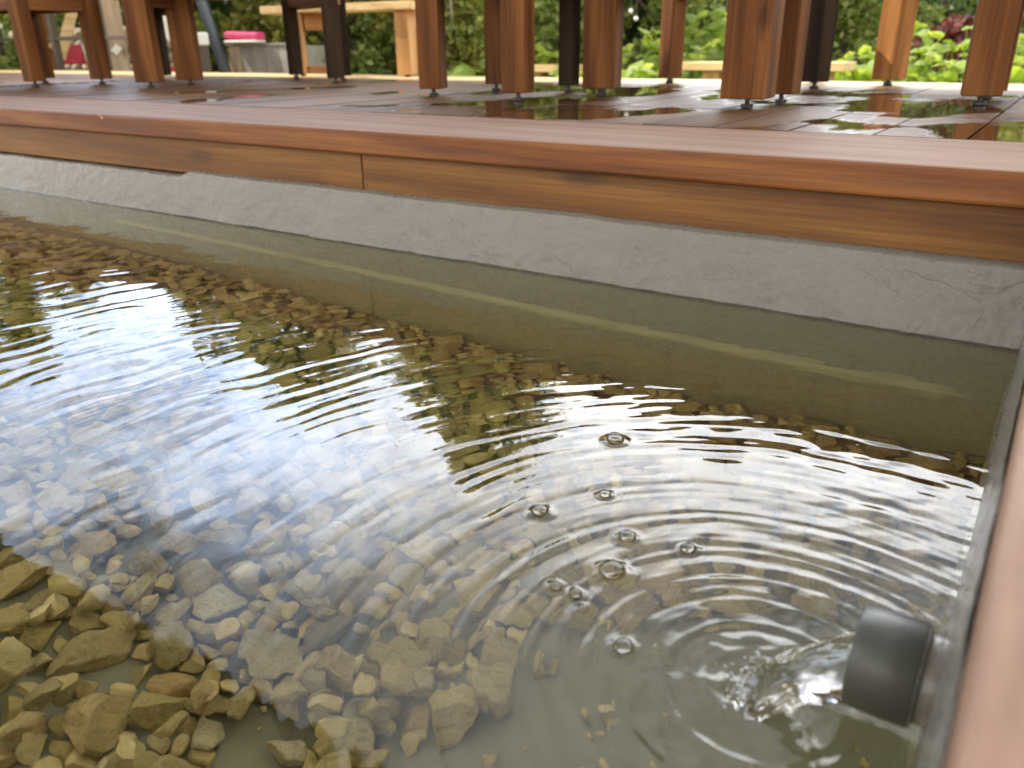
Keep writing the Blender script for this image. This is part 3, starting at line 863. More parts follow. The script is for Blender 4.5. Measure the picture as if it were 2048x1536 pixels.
# the silt patch scoured by the jet and other bare spots, as soft discs (x, y, r)
BARE = [(-.10, -.74, .24), (-.22, -.72, .17), (-.28, -.80, .15), (-.05, -.50, .15), (-.20, -.90, .25), (-.66, -1.0, .06), (-.515, -.815, .045), (-.87, -.70, .035), (-.80, -.69, .03), (-.10, -.45, .1)]
def bare(x, y):
    w_ = .022*mnoise.noise((x*13, y*13, 4))+.012*mnoise.noise((x*31, y*31, 8))
    line = -.519+(x+.409)*.455 if x > -.409 else -9
    edge = -.409+(-.519-y)*.45 if y < -.519 else 9
    if (x > -.409 and y < line+w_ and (x > edge+w_ if y < -.519 else True)): return True
    for bx, by, br in BARE:
        if math.hypot(x-bx, y-by) < br*(1+.18*mnoise.noise((x*14, y*14, 2))): return True
    return False
named = [
    ('large round flat pale stone, the biggest on the pool floor', (-.703, -.719), .066, M['stone_pale'], (1, .92, .42), 9, 0),
    ('large dark grey stone beside the small ochre stone', (-.560, -.672), .080, M['stone_grey'], (1, .72, .5), 10, 0),
    ('small ochre stone resting against the dark grey one', (-.556, -.612), .039, M['stone_ochre'], (1, .8, .6), 12, 0),
    ('blocky buff stone right of the ochre stone', (-.510, -.575), .046, M['stone'], (1, .75, .62), 7, 0),
    ('lone stone lying apart on bare silt near the spout', (-.356, -.577), .034, M['stone'], (1, .8, .6), 9, 0),
    ('smooth rounded pale stone among the nearest small ones', (-.472, -.736), .047, M['stone_pale'], (1, .9, .5), 4, 0),
    ('pale nearest stone with a hollow in its top', (-.500, -.800), .042, M['stone_pale'], (1, .8, .6), 8, 1),
    ('long olive stone, largest in the near left corner', (-.745, -.842), .092, M['stone'], (1, .6, .5), 8, 0),
    ('pitted olive stone with a deep hollow, near left', (-.612, -.905), .054, M['stone'], (1, .85, .62), 10, 2),
    ('pale knobbly hollowed stone at the edge of the dark reflection', (-.575, -.832), .046, M['stone_pale'], (1, .7, .6), 9, 1),
    ('bright yellow blocky stone in the dark reflection', (-.650, -.815), .046, M['stone_ochre'], (1, .8, .7), 6, 0),
    ('small pale bean shaped stone below the round flat one', (-.640, -.725), .034, M['stone_pale'], (1, .55, .5), 5, 0),
]
grid = {}
CS = .06
placed = []
def neighbours(x, y):
    i, j = int(math.floor(x/CS)), int(math.floor(y/CS))
    for a in (-2, -1, 0, 1, 2):
        for c in (-2, -1, 0, 1, 2):
            yield from grid.get((i+a, j+c), ())
def put(x, y, z, d, rec):
    grid.setdefault((int(math.floor(x/CS)), int(math.floor(y/CS))), []).append((x, y, d)); placed.append((x, y, z, d, rec))
for k, (lb, (x, y), d, mt, asp, pl, ho) in enumerate(named):
    me = stone_mesh(900+k, 4, asp, pl, ho); me.materials.append(mt)
    o = link('stone', me, None); o.location = (x, y, floor_z(x, y)+d*asp[2]*.42); o.scale = (d/1.05,)*3
    o.rotation_euler = (rng.uniform(-.15, .15), rng.uniform(-.15, .15), rng.uniform(0, 6.28))
    tag(o, lb, 'stone', 'limestone pieces lying on the pool floor'); put(x, y, 0, d*.9, 'named')
cands = []
for attempt in range(170000):
    x = -rng.random()**1.25*4.6; y = rng.uniform(-1.28, -.012)
    if attempt > 110000: x = -rng.uniform(.2, 1.4)
    if x > -.015: continue
    big = rng.random()
    d = rng.choice((.026, .030, .036, .042, .048, .054)) if big < .93 else rng.uniform(.055, .066)
    if attempt < 800: d = rng.uniform(.052, .074)
    lim = .70
    if y > -d*.5 or x > -d*.5: continue
    if bare(x, y): continue
    ok = True
    for (qx, qy, qd) in neighbours(x, y):
        if math.hypot(x-qx, y-qy) < (d+qd)*.5*lim: ok = False; break
    if ok:
        put(x, y, floor_z(x, y)+d*.20, d, 'a')
base_n = len(placed)
# a second scatter of small stones lying in the hollows between the first
top = []
for attempt in range(9000):
    x = -rng.random()**1.2*4.2; y = rng.uniform(-1.25, -.03)
    if x > -.03 or bare(x, y) or bare(x+.03, y) or bare(x, y+.03): continue
    d = rng.uniform(.022, .045)
    if all(math.hypot(x-q[0], y-q[1]) > (d+q[3])*.46 for q in top[-400:]) and all(math.hypot(x-q[0], y-q[1]) > d*.6+q[2]*.4 for q in neighbours(x, y) if q[2] > .05):
        top.append((x, y, floor_z(x, y)+.030+d*.25, d, 'b'))
stones = [s for s in placed if s[4] != 'named']+top
# scattered singles on the silt
for x, y, d in ((-.30, -.735, .024), (-.335, -.70, .02), (-.27, -.60, .022), (-.245, -.655, .026), (-.70, -.965, .05), (-.655, -1.0, .035)):
    stones.append((x, y, floor_z(x, y)+d*.22, d, 'a'))
for _ in range(520):
    x = -rng.random()**1.3*1.3-.02; y = rng.uniform(-1.1, -.04); d = rng.uniform(.005, .013)
    stones.append((x, y, floor_z(x, y)+d*.15, d, 'grit'))
CAM = Vector((-.00267, -1.15625, .36407))
def size_in_view(s):
    dx, dy, dz = s[0]-CAM.x, s[1]-CAM.y, s[2]-CAM.z
    dist = math.sqrt(dx*dx+dy*dy+dz*dz)
    fw = Vector((-.51385, .76653, -.38521)); c = (dx*fw.x+dy*fw.y+dz*fw.z)/dist
    return s[3]/dist if c > .78 and s[4] != 'grit' else 0
stones.sort(key=size_in_view, reverse=True)
for s in stones[:286]:
    x, y, z, d, _ = s
    o = link('stone', SM[rng.randrange(len(SM))], None); o.location = (x, y, z+d*.1); o.scale = (d*1.08, d*1.08, d*rng.uniform(.95, 1.25))
    o.rotation_euler = (rng.gauss(0, .35), rng.gauss(0, .35), rng.uniform(0, 6.28))
    tag(o, 'small buff limestone piece among many alike under the water', 'stone', 'limestone pieces lying on the pool floor')
VV, FF, off = [], [], 0
cache = []
for me in SML:
    v = np.empty(len(me.vertices)*3, np.float32); me.vertices.foreach_get('co', v); v = v.reshape(-1, 3)
    f = np.array([p.vertices[:] for p in me.polygons], np.int32); cache.append((v, f))
for s in stones[286:]:
    x, y, z, d, _ = s
    v, f = cache[rng.randrange(len(cache))]
    mt = np.array(Matrix.Rotation(rng.uniform(0, 6.28), 3, 'Z') @ Matrix.Rotation(rng.gauss(0, .35), 3, 'X') @ Matrix.Rotation(rng.gauss(0, .35), 3, 'Y'))
    VV.append((v*d*1.08) @ mt.T+np.array([x, y, z+d*.1])); FF.append(f+off); off += len(v)
o = np_mesh('pool_stones', np.concatenate(VV), np.concatenate(FF), M['stone']); o.data.set_sharp_from_angle(angle=R(30)); tag(o, 'bed of small buff limestone pieces receding along the pool floor', 'stones', kind='stuff')
for me in SML: bpy.data.meshes.remove(me)

# ------------------------------------------------------------------ vegetation
def leaf_cloud(n, sampler, size, seed, flat=0.0, aspect=1.7, droop=0.0):
    g = np.random.default_rng(seed)
    P = sampler(n, g)
    n = len(P)
    d1 = g.normal(size=(n, 3)); d1[:, 2] -= droop; d1 /= np.linalg.norm(d1, axis=1)[:, None]
    d2 = g.normal(size=(n, 3)); d2[:, 2] *= (1-flat); d2 -= (d2*d1).sum(1)[:, None]*d1; d2 /= np.linalg.norm(d2, axis=1)[:, None]
    s = size*g.uniform(.6, 1.35, n)[:, None]
    a = P-d1*s*aspect*.5; c = P+d1*s*aspect*.5; b_ = P+d2*s*.5; e = P-d2*s*.5
    V = np.stack([a, b_, c, e], 1).reshape(-1, 3)
    F = np.arange(n*4).reshape(-1, 4)
    return V, F

def clumps(seed, n, rx, ry, z0, z1, shape, cr):
    r = random.Random(seed); out = []
    for _ in range(n):
        t = r.random(); z = z0+(z1-z0)*t; w = shape(t)
        a = r.uniform(0, 6.283); q = math.sqrt(r.random())*.9+.1
        out.append((rx*w*q*math.cos(a), ry*w*q*math.sin(a), z+r.gauss(0, .06), cr*r.uniform(.55, 1.25)))
    return out
def clump_sampler(cl):
    arr = np.array(cl)
    def f(n, g):
        k = g.integers(0, len(arr), n); c = arr[k]
        d = g.normal(size=(n, 3)); d /= np.linalg.norm(d, axis=1)[:, None]
        rad = c[:, 3]*g.random(n)**.45
        return c[:, :3]+d*rad[:, None]*np.array([1, 1, .75])
    return f
def crown_mesh(name, seed, n, cl, size, mat, **kw):
    V, F = leaf_cloud(n, clump_sampler(cl), size, seed, **kw)
    return np_mesh(name, V, F, mat, smooth=False)
def trunk_mb(seed, h, r0, branches, spread, mat, parent, z0=0.0):
    r = random.Random(seed); m = MB()
    pts = [(r.gauss(0, .02)*i, r.gauss(0, .02)*i, z0+h*i/5) for i in range(6)]
    m.tube(pts, [r0*(1-.13*i) for i in range(6)])
    for k in range(branches):
        i = r.randint(1, 4); a = r.uniform(0, 6.283); p = Vector(pts[i]); ln = spread*r.uniform(.6, 1.1)
        q = [p+Vector((math.cos(a)*ln*t, math.sin(a)*ln*t, ln*.8*t+.1*t*t)) for t in (0, .33, .66, 1)]
        m.tube(q, [r0*.5, r0*.36, r0*.24, r0*.1], 6)
    return m.build('trunk', mat, parent, True)

def make_tree(seed, h, rx, mat, n, size, shape, zlow=.05, trunk='bark', cr=.35, ncl=46, branches=8, **kw):
    root = empty('tree', (0, 0, gz))
    trunk_mb(seed, h*.8, .05+h*.018, branches, rx*.7, M[trunk], root)
    c = crown_mesh('crown', seed, n, clumps(seed, ncl, rx, rx, h*zlow+.1, h*.95, shape, cr), size, mat, **kw)
    c.parent = root
    return root
cone = lambda t: (1-t)**.75*(.35+.65*min(1, t*6+.4))
oval = lambda t: math.sin(math.pi*(.12+.86*t))**.7
bushy = lambda t: (1-t**2.2)**.5
def az_pos(az, d): return (CAM.x+math.sin(R(az))*d, CAM.y+math.cos(R(az))*d)

protos = {
    'conifer': make_tree(21, 4.6, 1.25, M['leaf_dark'], 15000, .065, cone, cr=.34, ncl=80),
    'leafy': make_tree(22, 3.7, 1.35, M['leaf_mid'], 19000, .060, oval, .10, 'bark_pale', .42, 60),
    'broad': make_tree(27, 4.8, 1.8, M['leaf_mid'], 30000, .060, lambda t: (.55+.45*math.sin(math.pi*min(1, t*1.1)))*(1-t**3)**.5, .03, 'bark_pale', .42, 95),
    'yellow': make_tree(23, 2.3, .95, M['leaf_yellow'], 8000, .07, bushy, .02, 'bark', .34, 44),
    'shrub': make_tree(24, 1.7, 1.0, M['leaf_mid'], 13000, .05, bushy, .02, 'bark', .30, 40),
    'dark': make_tree(25, 2.6, 1.3, M['leaf_dark'], 16000, .058, bushy, .0, 'bark', .36, 56),
}
used = set()
def plant_tree(kind, az, d, label, s=1.0, rz=None, name='tree', cat='tree', sz=1.0):
    src = protos[kind]
    o = src if kind not in used else copy_tree(src)
    used.add(kind)
    x, y = az_pos(az, d)
    o.location = (x, y, gz); o.scale = (s, s, s*sz); o.rotation_euler = (0, 0, rng.uniform(0, 6.28) if rz is None else rz)
    o.name = name
    tag(o, label, cat, 'trees and shrubs behind the deck')
    return o
plant_tree('broad', -36.6, 9.2, 'broad olive tree with pale bare stems behind the sunlit bench', 1.0)
plant_tree('leafy', -49.5, 10.0, 'dark leafy tree behind the planter and the grey pole', 1.06)
plant_tree('conifer', -62.5, 13.5, 'tall dark conifer at the far left behind the wooden screens', .72)
plant_tree('dark', -53.5, 11.0, 'broad dark evergreen bush behind the white lantern', .95, name='shrub', cat='shrub')
plant_tree('dark', -58.5, 11.5, 'dark evergreen bush behind the stone wall at left', .85, name='shrub', cat='shrub')
plant_tree('yellow', -47.0, 8.8, 'yellow green bush between planter and sunlit bench', .72, name='shrub', cat='shrub')
plant_tree('yellow', -38.8, 8.2, 'olive yellow bush directly under the sunlit bench seat', .55, name='shrub', cat='shrub')
plant_tree('shrub', -43.0, 8.8, 'mid green bush left of the bare pale stems', .8, name='shrub', cat='shrub')
plant_tree('leafy', -32.0, 10.5, 'leafy tree behind the stool', .82)
plant_tree('dark', -27.5, 10.5, 'dark evergreen bush right of the stool', .9, name='shrub', cat='shrub')
plant_tree('shrub', -24.0, 9.5, 'bright bush between the stool and the thick bench leg', .85, name='shrub', cat='shrub')
plant_tree('dark', -19.5, 10.8, 'dark green bush behind the lime plants left of the thickest leg', .85, name='shrub', cat='shrub')
plant_tree('shrub', -13.0, 9.8, 'bushy green shrub behind the right low bench', .95, name='shrub', cat='shrub')
plant_tree('dark', -7.0, 11.0, 'dark evergreen bush between the two rightmost benches', .9, name='shrub', cat='shrub')
plant_tree('shrub', -2.0, 10.0, 'green shrub at the far right edge', .9, name='shrub', cat='shrub')
plant_tree('leafy', -15.0, 12.5, 'leafy tree rising behind the right low bench', .75)
plant_tree('conifer', -4.0, 13.5, 'dark conifer behind the far right shrubs', .78)
plant_tree('leafy', -66.5, 9.0, 'leafy tree leaning in from the far left', .7)
plant_tree('conifer', -47.5, 15, 'dark conifer in the back row behind the yellow bush', 1.0)
plant_tree('dark', -33.0, 13.5, 'broad dark bush in the back row behind the stool', 1.1, name='shrub', cat='shrub')
plant_tree('dark', -12.0, 14.0, 'broad dark bush in the back row behind the leafy tree', 1.15, name='shrub', cat='shrub')
plant_tree('dark', -22.0, 14.5, 'broad dark bush in the back row behind the bright bush', 1.1, name='shrub', cat='shrub')
plant_tree('dark', -42.5, 12.5, 'broad dark bush in the back row behind the bare stems', 1.1, name='shrub', cat='shrub')
# small purple red shrub at right
rs = make_tree(31, .72, .35, M['leaf_red'], 1800, .05, bushy, .3, 'bark', .14, 16, 4); rs.name = 'shrub'
x, y = az_pos(-6.6, 8.2); rs.location = (x, y, gz); tag(rs, 'small purple red shrub between the two rightmost benches', 'shrub', 'trees and shrubs behind the deck')

# far wood closing the view
def wood_sampler(n, g):
    a = np.radians(g.uniform(-85, 30, n)); d = g.uniform(17, 24, n)
    hz = 1.9+1.3*np.sin(a*9)+.9*np.sin(a*23+1)
    return np.stack([CAM.x+np.sin(a)*d, CAM.y+np.cos(a)*d, gz+np.abs(hz)*g.random(n)**.8], 1)
V, F = leaf_cloud(30000, wood_sampler, .26, 77)
o = np_mesh('far_wood', V, F, M['leaf_dark'], smooth=False); tag(o, 'far off dark green wood closing the view behind the garden', 'wood', kind='stuff')

# lime green leafy plants with umbrella leaves on stalks
def leafy_plant_mesh(seed, mat_leaf, n=16, h=.5, lr=.085):
    r = random.Random(seed)
    root = empty('leafy_plant', (0, 0, gz))
    st = MB(); bm = bmesh.new()
    for k in range(n):
        a = r.uniform(0, 6.283); sp = r.uniform(.03, .22); hh = h*r.uniform(.45, 1.08)
        tip = Vector((math.cos(a)*sp, math.sin(a)*sp, hh))
        base = Vector((math.cos(a)*sp*.3, math.sin(a)*sp*.3, 0))
        st.tube([base, base.lerp(tip, .5)+Vector((0, 0, .02)), tip], [.006, .005, .003], 5)
        R_ = lr*r.uniform(.6, 1.2); m = 11
        tilt = Matrix.Rotation(r.uniform(.1, .8), 4, 'X') @ Matrix.Rotation(r.uniform(0, 6.28), 4, 'Z')
        tilt = Matrix.Rotation(r.uniform(0, 6.28), 4, 'Z') @ tilt
        c = bm.verts.new(tip+Vector((0, 0, .005)))
        rim = []
        for q in range(m):
            b_ = 6.283*q/m; rad = R_*(1+.25*math.sin(b_*2.5+k)+r.uniform(-.12, .12))
            rim.append(bm.verts.new(tip+(tilt @ Vector((math.cos(b_)*rad, math.sin(b_)*rad, -.35*rad+r.uniform(-.01, .01))))))
        for q in range(m): bm.faces.new((c, rim[q], rim[(q+1) % m]))
    me = bpy.data.meshes.new('foliage'); bm.to_mesh(me); bm.free()
    link('foliage', me, mat_leaf, root)
    st.build('stems', mat_leaf, root)
    return root
LP = [leafy_plant_mesh(61, M['leaf_lime'], 20, .50), leafy_plant_mesh(62, M['leaf_lime'], 26, .62, .075), leafy_plant_mesh(63, M['leaf_lime'], 15, .36, .10), leafy_plant_mesh(64, M['leaf_pale'], 18, .30, .085)]
lp_used = [False]*4
spots = [  # az, dist, kind, scale, where
    (-36.8, 7.6, 2, .9, 'left of the left low bench'), (-35.2, 7.9, 1, .8, 'behind the left end of the left low bench'), (-33.2, 8.0, 1, .85, 'behind the left low bench'), (-31.5, 7.8, 0, .95, 'behind the right half of the left low bench'),
    (-30.2, 7.3, 2, .9, 'right of the left low bench'), (-26.8, 7.7, 0, .95, 'between the stool and the shaded bench'), (-25.2, 6.8, 2, .95, 'in the bright gap left of the shade edge bench'), (-24.3, 7.6, 1, .9, 'behind the shade edge bench'),
    (-22.6, 8.3, 1, 1.1, 'tallest in the gap left of the thickest leg'), (-21.6, 7.4, 0, 1.0, 'in the gap left of the thickest leg'), (-20.8, 8.4, 1, 1.15, 'tall and close to the thickest leg'), (-23.4, 6.9, 2, .9, 'low in front of the tall ones'),
    (-17.9, 7.6, 1, .9, 'behind the left end of the right low bench'), (-16.6, 7.5, 0, .95, 'behind the right low bench'), (-14.9, 8.2, 1, .95, 'behind the right end of the right low bench'), (-13.0, 7.0, 2, .95, 'right of the right low bench'),
    (-11.9, 7.6, 0, .9, 'left of the sunlit leg face'), (-10.6, 7.2, 2, 1.0, 'behind the sunlit leg face'), (-8.2, 7.4, 1, .85, 'in the gap right of the sunlit leg face'), (-7.2, 7.0, 0, .8, 'in the middle of the right gap'),
    (-6.0, 7.5, 1, .9, 'before the purple red shrub'), (-5.0, 7.0, 2, 1.0, 'beside the rightmost bench leg'), (-2.8, 7.3, 0, .85, 'right of the rightmost bench leg'), (-1.6, 7.0, 1, .75, 'at the right edge of the view'),
    (-41.5, 7.4, 3, .9, 'low and pale under the sunlit bench'), (-40.2, 7.3, 3, .8, 'small and pale under the sunlit bench seat'), (-37.6, 7.2, 3, .85, 'low and pale beside the bench leg'), (-38.6, 7.5, 2, .5, 'tiny between the pale ones'), (-50.2, 8.4, 2, .9, 'at the foot of the grey pole'), (-51.8, 8.6, 1, .6, 'beside the lantern post'),
    (-9.3, 8.2, 1, .95, 'behind the rightmost gap'), (-27.6, 8.4, 1, .85, 'behind the bright gap'), (-19.0, 8.0, 0, .9, 'behind the thickest leg'), (-3.8, 8.0, 1, .8, 'behind the rightmost leg'),
]
for az, d, k, s, where in spots:
    o = LP[k] if not lp_used[k] else copy_tree(LP[k])
    lp_used[k] = True
    x, y = az_pos(az, d); o.location = (x, y, gz); o.scale = (s, s, s*1.12); o.rotation_euler = (0, 0, rng.uniform(0, 6.28))
    tag(o, ('pale green' if k == 3 else 'lime green')+' leafy plant '+where, 'plant', 'leafy plants beyond the deck')

# grass between the plants
def grass():
    g = np.random.default_rng(9); n = 26000
    a = np.radians(g.uniform(-45, 8, n)); d = g.uniform(6.0, 11.5, n)
    x = CAM.x+np.sin(a)*d; y = CAM.y+np.cos(a)*d
    k = y > 2.9; x, y = x[k], y[k]; n = len(x)
    h = g.uniform(.08, .26, n)*(.6+.8*smooth_noise(x+40, y+40, .5, .5, 4)); b_ = g.uniform(0, 6.283, n); w = .006
    lean = g.normal(0, .05, (n, 2))
    p0 = np.stack([x+np.cos(b_)*w, y+np.sin(b_)*w, np.full(n, gz)], 1); p1 = np.stack([x-np.cos(b_)*w, y-np.sin(b_)*w, np.full(n, gz)], 1)
    t1 = np.stack([x+lean[:, 0]-np.cos(b_)*w*.3, y+lean[:, 1]-np.sin(b_)*w*.3, gz+h], 1); t0 = np.stack([x+lean[:, 0]+np.cos(b_)*w*.3, y+lean[:, 1]+np.sin(b_)*w*.3, gz+h], 1)
    V = np.stack([p0, p1, t1, t0], 1).reshape(-1, 3); F = np.arange(n*4).reshape(-1, 4)
    return V, F
V, F = grass()
o = np_mesh('grass', V, F, M['leaf_lime'], smooth=False); tag(o, 'bright lime green grass growing beyond the deck', 'grass', kind='stuff')

# bare pale stems of the conifer, visible below the seat
bs = empty('dead_branches', (*az_pos(-38.9, 7.9), gz)); tag(bs, 'bare pale branches seen under the sunlit bench seat', 'branches')
m = MB()
for k in range(9):
    a = rng.uniform(-.5, .5); x0 = rng.uniform(-.25, .25)
    pts = [(x0, rng.uniform(-.1, .1), .05), (x0+a*.2, 0, .35), (x0+a*.5, rng.uniform(-.1, .1), .7), (x0+a*.9, 0, 1.05)]
    m.tube(pts, [.022, .018, .012, .006], 6)
m.build('stems', M['bark_pale'], bs, True)

# ------------------------------------------------------------------ things at the far left beyond the deck
def at(px_, py_, Y):
    """point on the plane y = Y seen at that place of the photograph (used once, to survey positions)"""
    f, pi_, ro, ya = 1624.49, .39544, -.010203, .590555
    fw0 = Vector((-math.sin(ya), math.cos(ya), 0)); r0 = Vector((math.cos(ya), math.sin(ya), 0)); u0 = Vector((0, 0, 1))
    fw = fw0*math.cos(pi_)-u0*math.sin(pi_); up = u0*math.cos(pi_)+fw0*math.sin(pi_)
    r = r0*math.cos(ro)+up*math.sin(ro); u = up*math.cos(ro)-r0*math.sin(ro)
    d = fw+r*((px_-1024)/f)-u*((py_-768)/f)
    return CAM+d*((Y-CAM.y)/d.y)

def face_cam(x, y): return math.atan2(CAM.x-x, y-CAM.y)*-1.0 if False else -math.atan2(x-CAM.x, y-CAM.y)

# wooden play screens: boards with notched outlines and diamond blocks
def screen(name, label, px0, px1, Y, mat, outline, diamonds, dm):
    p = at((px0+px1)/2, 138, Y); q0 = at(px0, 138, Y); q1 = at(px1, 138, Y)
    w = (q1-q0).length
    r = empty(name, (p.x, p.y, gz), face_cam(p.x, p.y)); tag(r, label, 'screen', 'wooden screens at the far left')
    wv = w*math.cos(face_cam(p.x, p.y))
    MB().poly([(a*wv, b_) for a, b_ in outline], .03, Matrix.Identity(4)).build('board', mat, r)
    for (a, z, s) in diamonds:
        MB().box((a*wv, -.012, z), (s, .02, s*1.25), ry=R(45), bev=.002).build('diamond_block', dm, r)
    return r
out_a = [(-.5, 0), (.5, 0), (.5, .62), (.42, .68), (.5, .74), (.5, 1.0), (.2, 1.06), (.2, 1.3), (-.3, 1.3), (-.3, 1.0), (-.5, .95)]
screen('wooden_screen', 'brown board screen with orange diamond block at far left', 94, 128, 2.95, M['wood_leg_sunlit'], out_a, [(.25, .60, .07)], M['wood_pale'])
out_b = [(-.5, 0), (.5, 0), (.5, .66), (.46, .70), (.5, .74), (.42, 1.3), (-.5, 1.3)]
screen('wooden_screen', 'grey weathered board screen right of the dark metal frame', 222, 262, 2.95, M['wood_grey'], out_b, [(-.05, .56, .055)], M['cloth'])
# orange slanted panel
p = at(142, 60, 3.1)
r = empty('wooden_prop', (p.x, p.y, gz), face_cam(p.x, p.y)); tag(r, 'slanted orange board leaning between the dark posts at left', 'board')
MB().box((0, 0, .78), (.085, .03, .62), ry=R(24), bev=.003).build('board', M['wood_pale'], r)
p = at(206, 88, 3.1)
r = empty('wooden_prop', (p.x, p.y, gz), face_cam(p.x, p.y)); tag(r, 'pointed orange board piece left of the right dark post', 'board')
MB().poly([(-.04, .0), (.03, .0), (.05, .45), (.03, .55), (-.03, .62), (-.06, .70), (-.07, .5)], .03, Matrix.Identity(4)).build('board', M['wood_pale'], r)
# yellow narrow board
p = at(84, 60, 3.0)
r = empty('wooden_prop', (p.x, p.y, gz), face_cam(p.x, p.y)); tag(r, 'narrow upright yellow board behind the leftmost bench', 'board')
MB().box((0, 0, .75), (.045, .03, 1.5), ry=R(2), bev=.003).build('board', M['wood_pale'], r)
# dark metal frame
p0, p1 = at(122, 138, 2.75), at(217, 138, 2.75)
mfr = empty('metal_frame', ((p0.x+p1.x)/2, (p0.y+p1.y)/2, gz)); tag(mfr, 'dark metal post and rail frame before the wooden screens', 'frame')
c = mfr.location
for i, q in enumerate((p0, p1, Vector((p0.x-.9, p0.y, 0)))):
    MB().box((q.x-c.x, q.y-c.y, .75), (.05, .05, 1.5), bev=.003).build('post', M['metal_dark'], mfr)
zr = at(170, 76, 2.75).z-gz
MB().box(((p0.x+p1.x)/2-c.x, p0.y-c.y, zr), (p1.x-p0.x-.05, .03, .03), bev=.003).build('rail', M['metal_dark'], mfr)
MB().box((p1.x+.25-c.x, p0.y-c.y, zr), (.45, .03, .03), bev=.003).build('rail', M['metal_dark'], mfr)
MB().box((p0.x-.45-c.x, p0.y-c.y, zr), (.84, .03, .03), bev=.003).build('rail', M['metal_dark'], mfr)

# dry stone wall behind
sw = empty('stone_wall', (*at(250, 100, 3.9).xy, gz)); tag(sw, 'low dry stone wall of pale boulders behind the red chairs', 'stone wall')
m = MB(); r_ = random.Random(4)
def rock(m, c, s, seed):
    b2 = bmesh.new(); bmesh.ops.create_icosphere(b2, subdivisions=2, radius=1)
    for v in b2.verts:
        k = 1+.22*mnoise.noise(v.co*1.4+Vector((seed, 0, 0))); v.co = Vector((v.co.x*s[0]*k, v.co.y*s[1]*k, v.co.z*s[2]*k))
    m._merge(b2, Matrix.Translation(c))
for lay in range(7):
    x = -1.9+.1*(lay % 2)
    while x < .62:
        w = r_.uniform(.05, .12)
        rock(m, (x+w, r_.uniform(-.03, .03), .06+lay*.108), (w*1.04, .12, .064), r_.uniform(0, 50)); x += 2*w
o = m.build('stones', M['rockwall'], sw, True)

# folding red chairs with white legs
def folding_chair(px_, Y, label, rz, s=1.0, back=True):
    p = at(px_, 138, Y)
    r = empty('folding_chair', (p.x, p.y, gz), rz); tag(r, label, 'chair', 'red folding chairs beyond the deck')
    r.scale = (s, s, s)
    MB().box((0, 0, .43), (.40, .38, .035), bev=.012).build('seat', M['red'], r)
    if back: MB().box((0, .19, .72), (.40, .03, .24), bev=.012, rx=R(-8)).build('backrest', M['red'], r)
    for sx in (-.19, .19):
        MB().cyl((sx, -.22, 0), (sx, .20, .84) if back else (sx, .02, .44), .013).build('leg', M['white'], r)
        MB().cyl((sx*.93, .24, 0), (sx*.93, -.16, .45), .013).build('leg', M['white'], r)
    MB().cyl((-.19, -.15, .14), (.19, -.15, .14), .009).build('crossbar', M['white'], r)
    return r
folding_chair(148, 3.35, 'red folding chair between the two dark posts', R(70), .72)
folding_chair(212, 3.5, 'red folding chair just right of the second bench leg at left', R(20), .7)
folding_chair(338, 3.45, 'red folding chair before the stone wall, white legs crossed', R(60), .5)
folding_chair(470, 3.9, 'small red folding stool left of the grey planter', R(50), .46, False)
# white canvas
p = at(325, 38, 3.3)
r = empty('canvas_panel', (p.x, p.y, gz), face_cam(p.x, p.y)); tag(r, 'white slanted canvas panel above the stone wall', 'canvas')
MB().poly([(-.09, .72), (-.10, 1.05), (.0, .98), (.12, .80), (.12, .64), (.05, .60)], .012, Matrix.Identity(4)).build('cloth', M['cloth'], r)
MB().cyl((-.10, .02, 0), (-.10, .02, 1.1), .012).build('pole', M['metal_dark'], r)
# pale timber post beside bench end
p = at(388, 138, 3.2)
o = MB().box((0, 0, .8), (.075, .075, 1.6), bev=.004).build('timber_post', M['wood_grey'], loc=(p.x, p.y, gz)); tag(o, 'pale weathered timber post left of the white lantern', 'post')
# lantern on post
p = at(414, 138, 3.6)
r = empty('lantern', (p.x, p.y, gz), face_cam(p.x, p.y)); tag(r, 'white box lantern on a short dark post', 'lantern')
zt = at(414, 92, 3.6).z-gz; zt2 = at(412, 65, 3.6).z-gz
MB().box((0, 0, zt/2), (.075, .06, zt), bev=.004).build('post', M['metal_dark'], r)
MB().box((-.005, 0, (zt+zt2)/2+.002), (.105, .08, zt2-zt), bev=.016).build('lamp_box', M['white'], r)
# slanted grey pole
a_, b_ = at(450, 140, 4.0), at(400, -8, 4.0)
d = (b_-a_); a2 = a_-d*1.2; b2 = b_+d*3
o = MB().cyl(a2, b2, .05, .05, 20).build('leaning_pole', M['metal_grey'], None, True); tag(o, 'slanted dark grey metal pole behind the lantern', 'pole')
# planter
p0, p1 = at(465, 140, 4.1), at(592, 140, 4.1); zt = at(530, 92, 4.1).z-gz
r = empty('planter', ((p0.x+p1.x)/2, 4.1, gz)); tag(r, 'weathered grey wooden planter box with pink cloth over its rim', 'planter')
w = p1.x-p0.x
for k in range(5):
    MB().box((-w/2+w*(k+.5)/5, 0, zt/2), (w/5-.006, .05, zt), bev=.004).build('board', M['concrete'] if k else M['wood_grey'], r)
MB().box((w/2-.03, .33, zt/2), (.05, .6, zt), bev=.004).build('board', M['concrete'], r)
MB().box((-w/2+.03, .33, zt/2), (.05, .6, zt), bev=.004).build('board', M['wood_grey'], r)
MB().box((0, .02, zt+.013), (w+.05, .12, .022), bev=.004).build('rim', M['concrete'], r)
p = at(492, 80, 4.05)
r = empty('folded_awning', (p.x, p.y-.01, zt+gz+.025), 0); tag(r, 'bright pink and white cloth lying on the planter rim', 'cloth')
ww = at(524, 80, 4.05).x-at(458, 80, 4.05).x
MB().box((0, 0, .060), (ww, .10, .065), bev=.02, ry=R(2)).build('pink_roll', M['pink'], r)
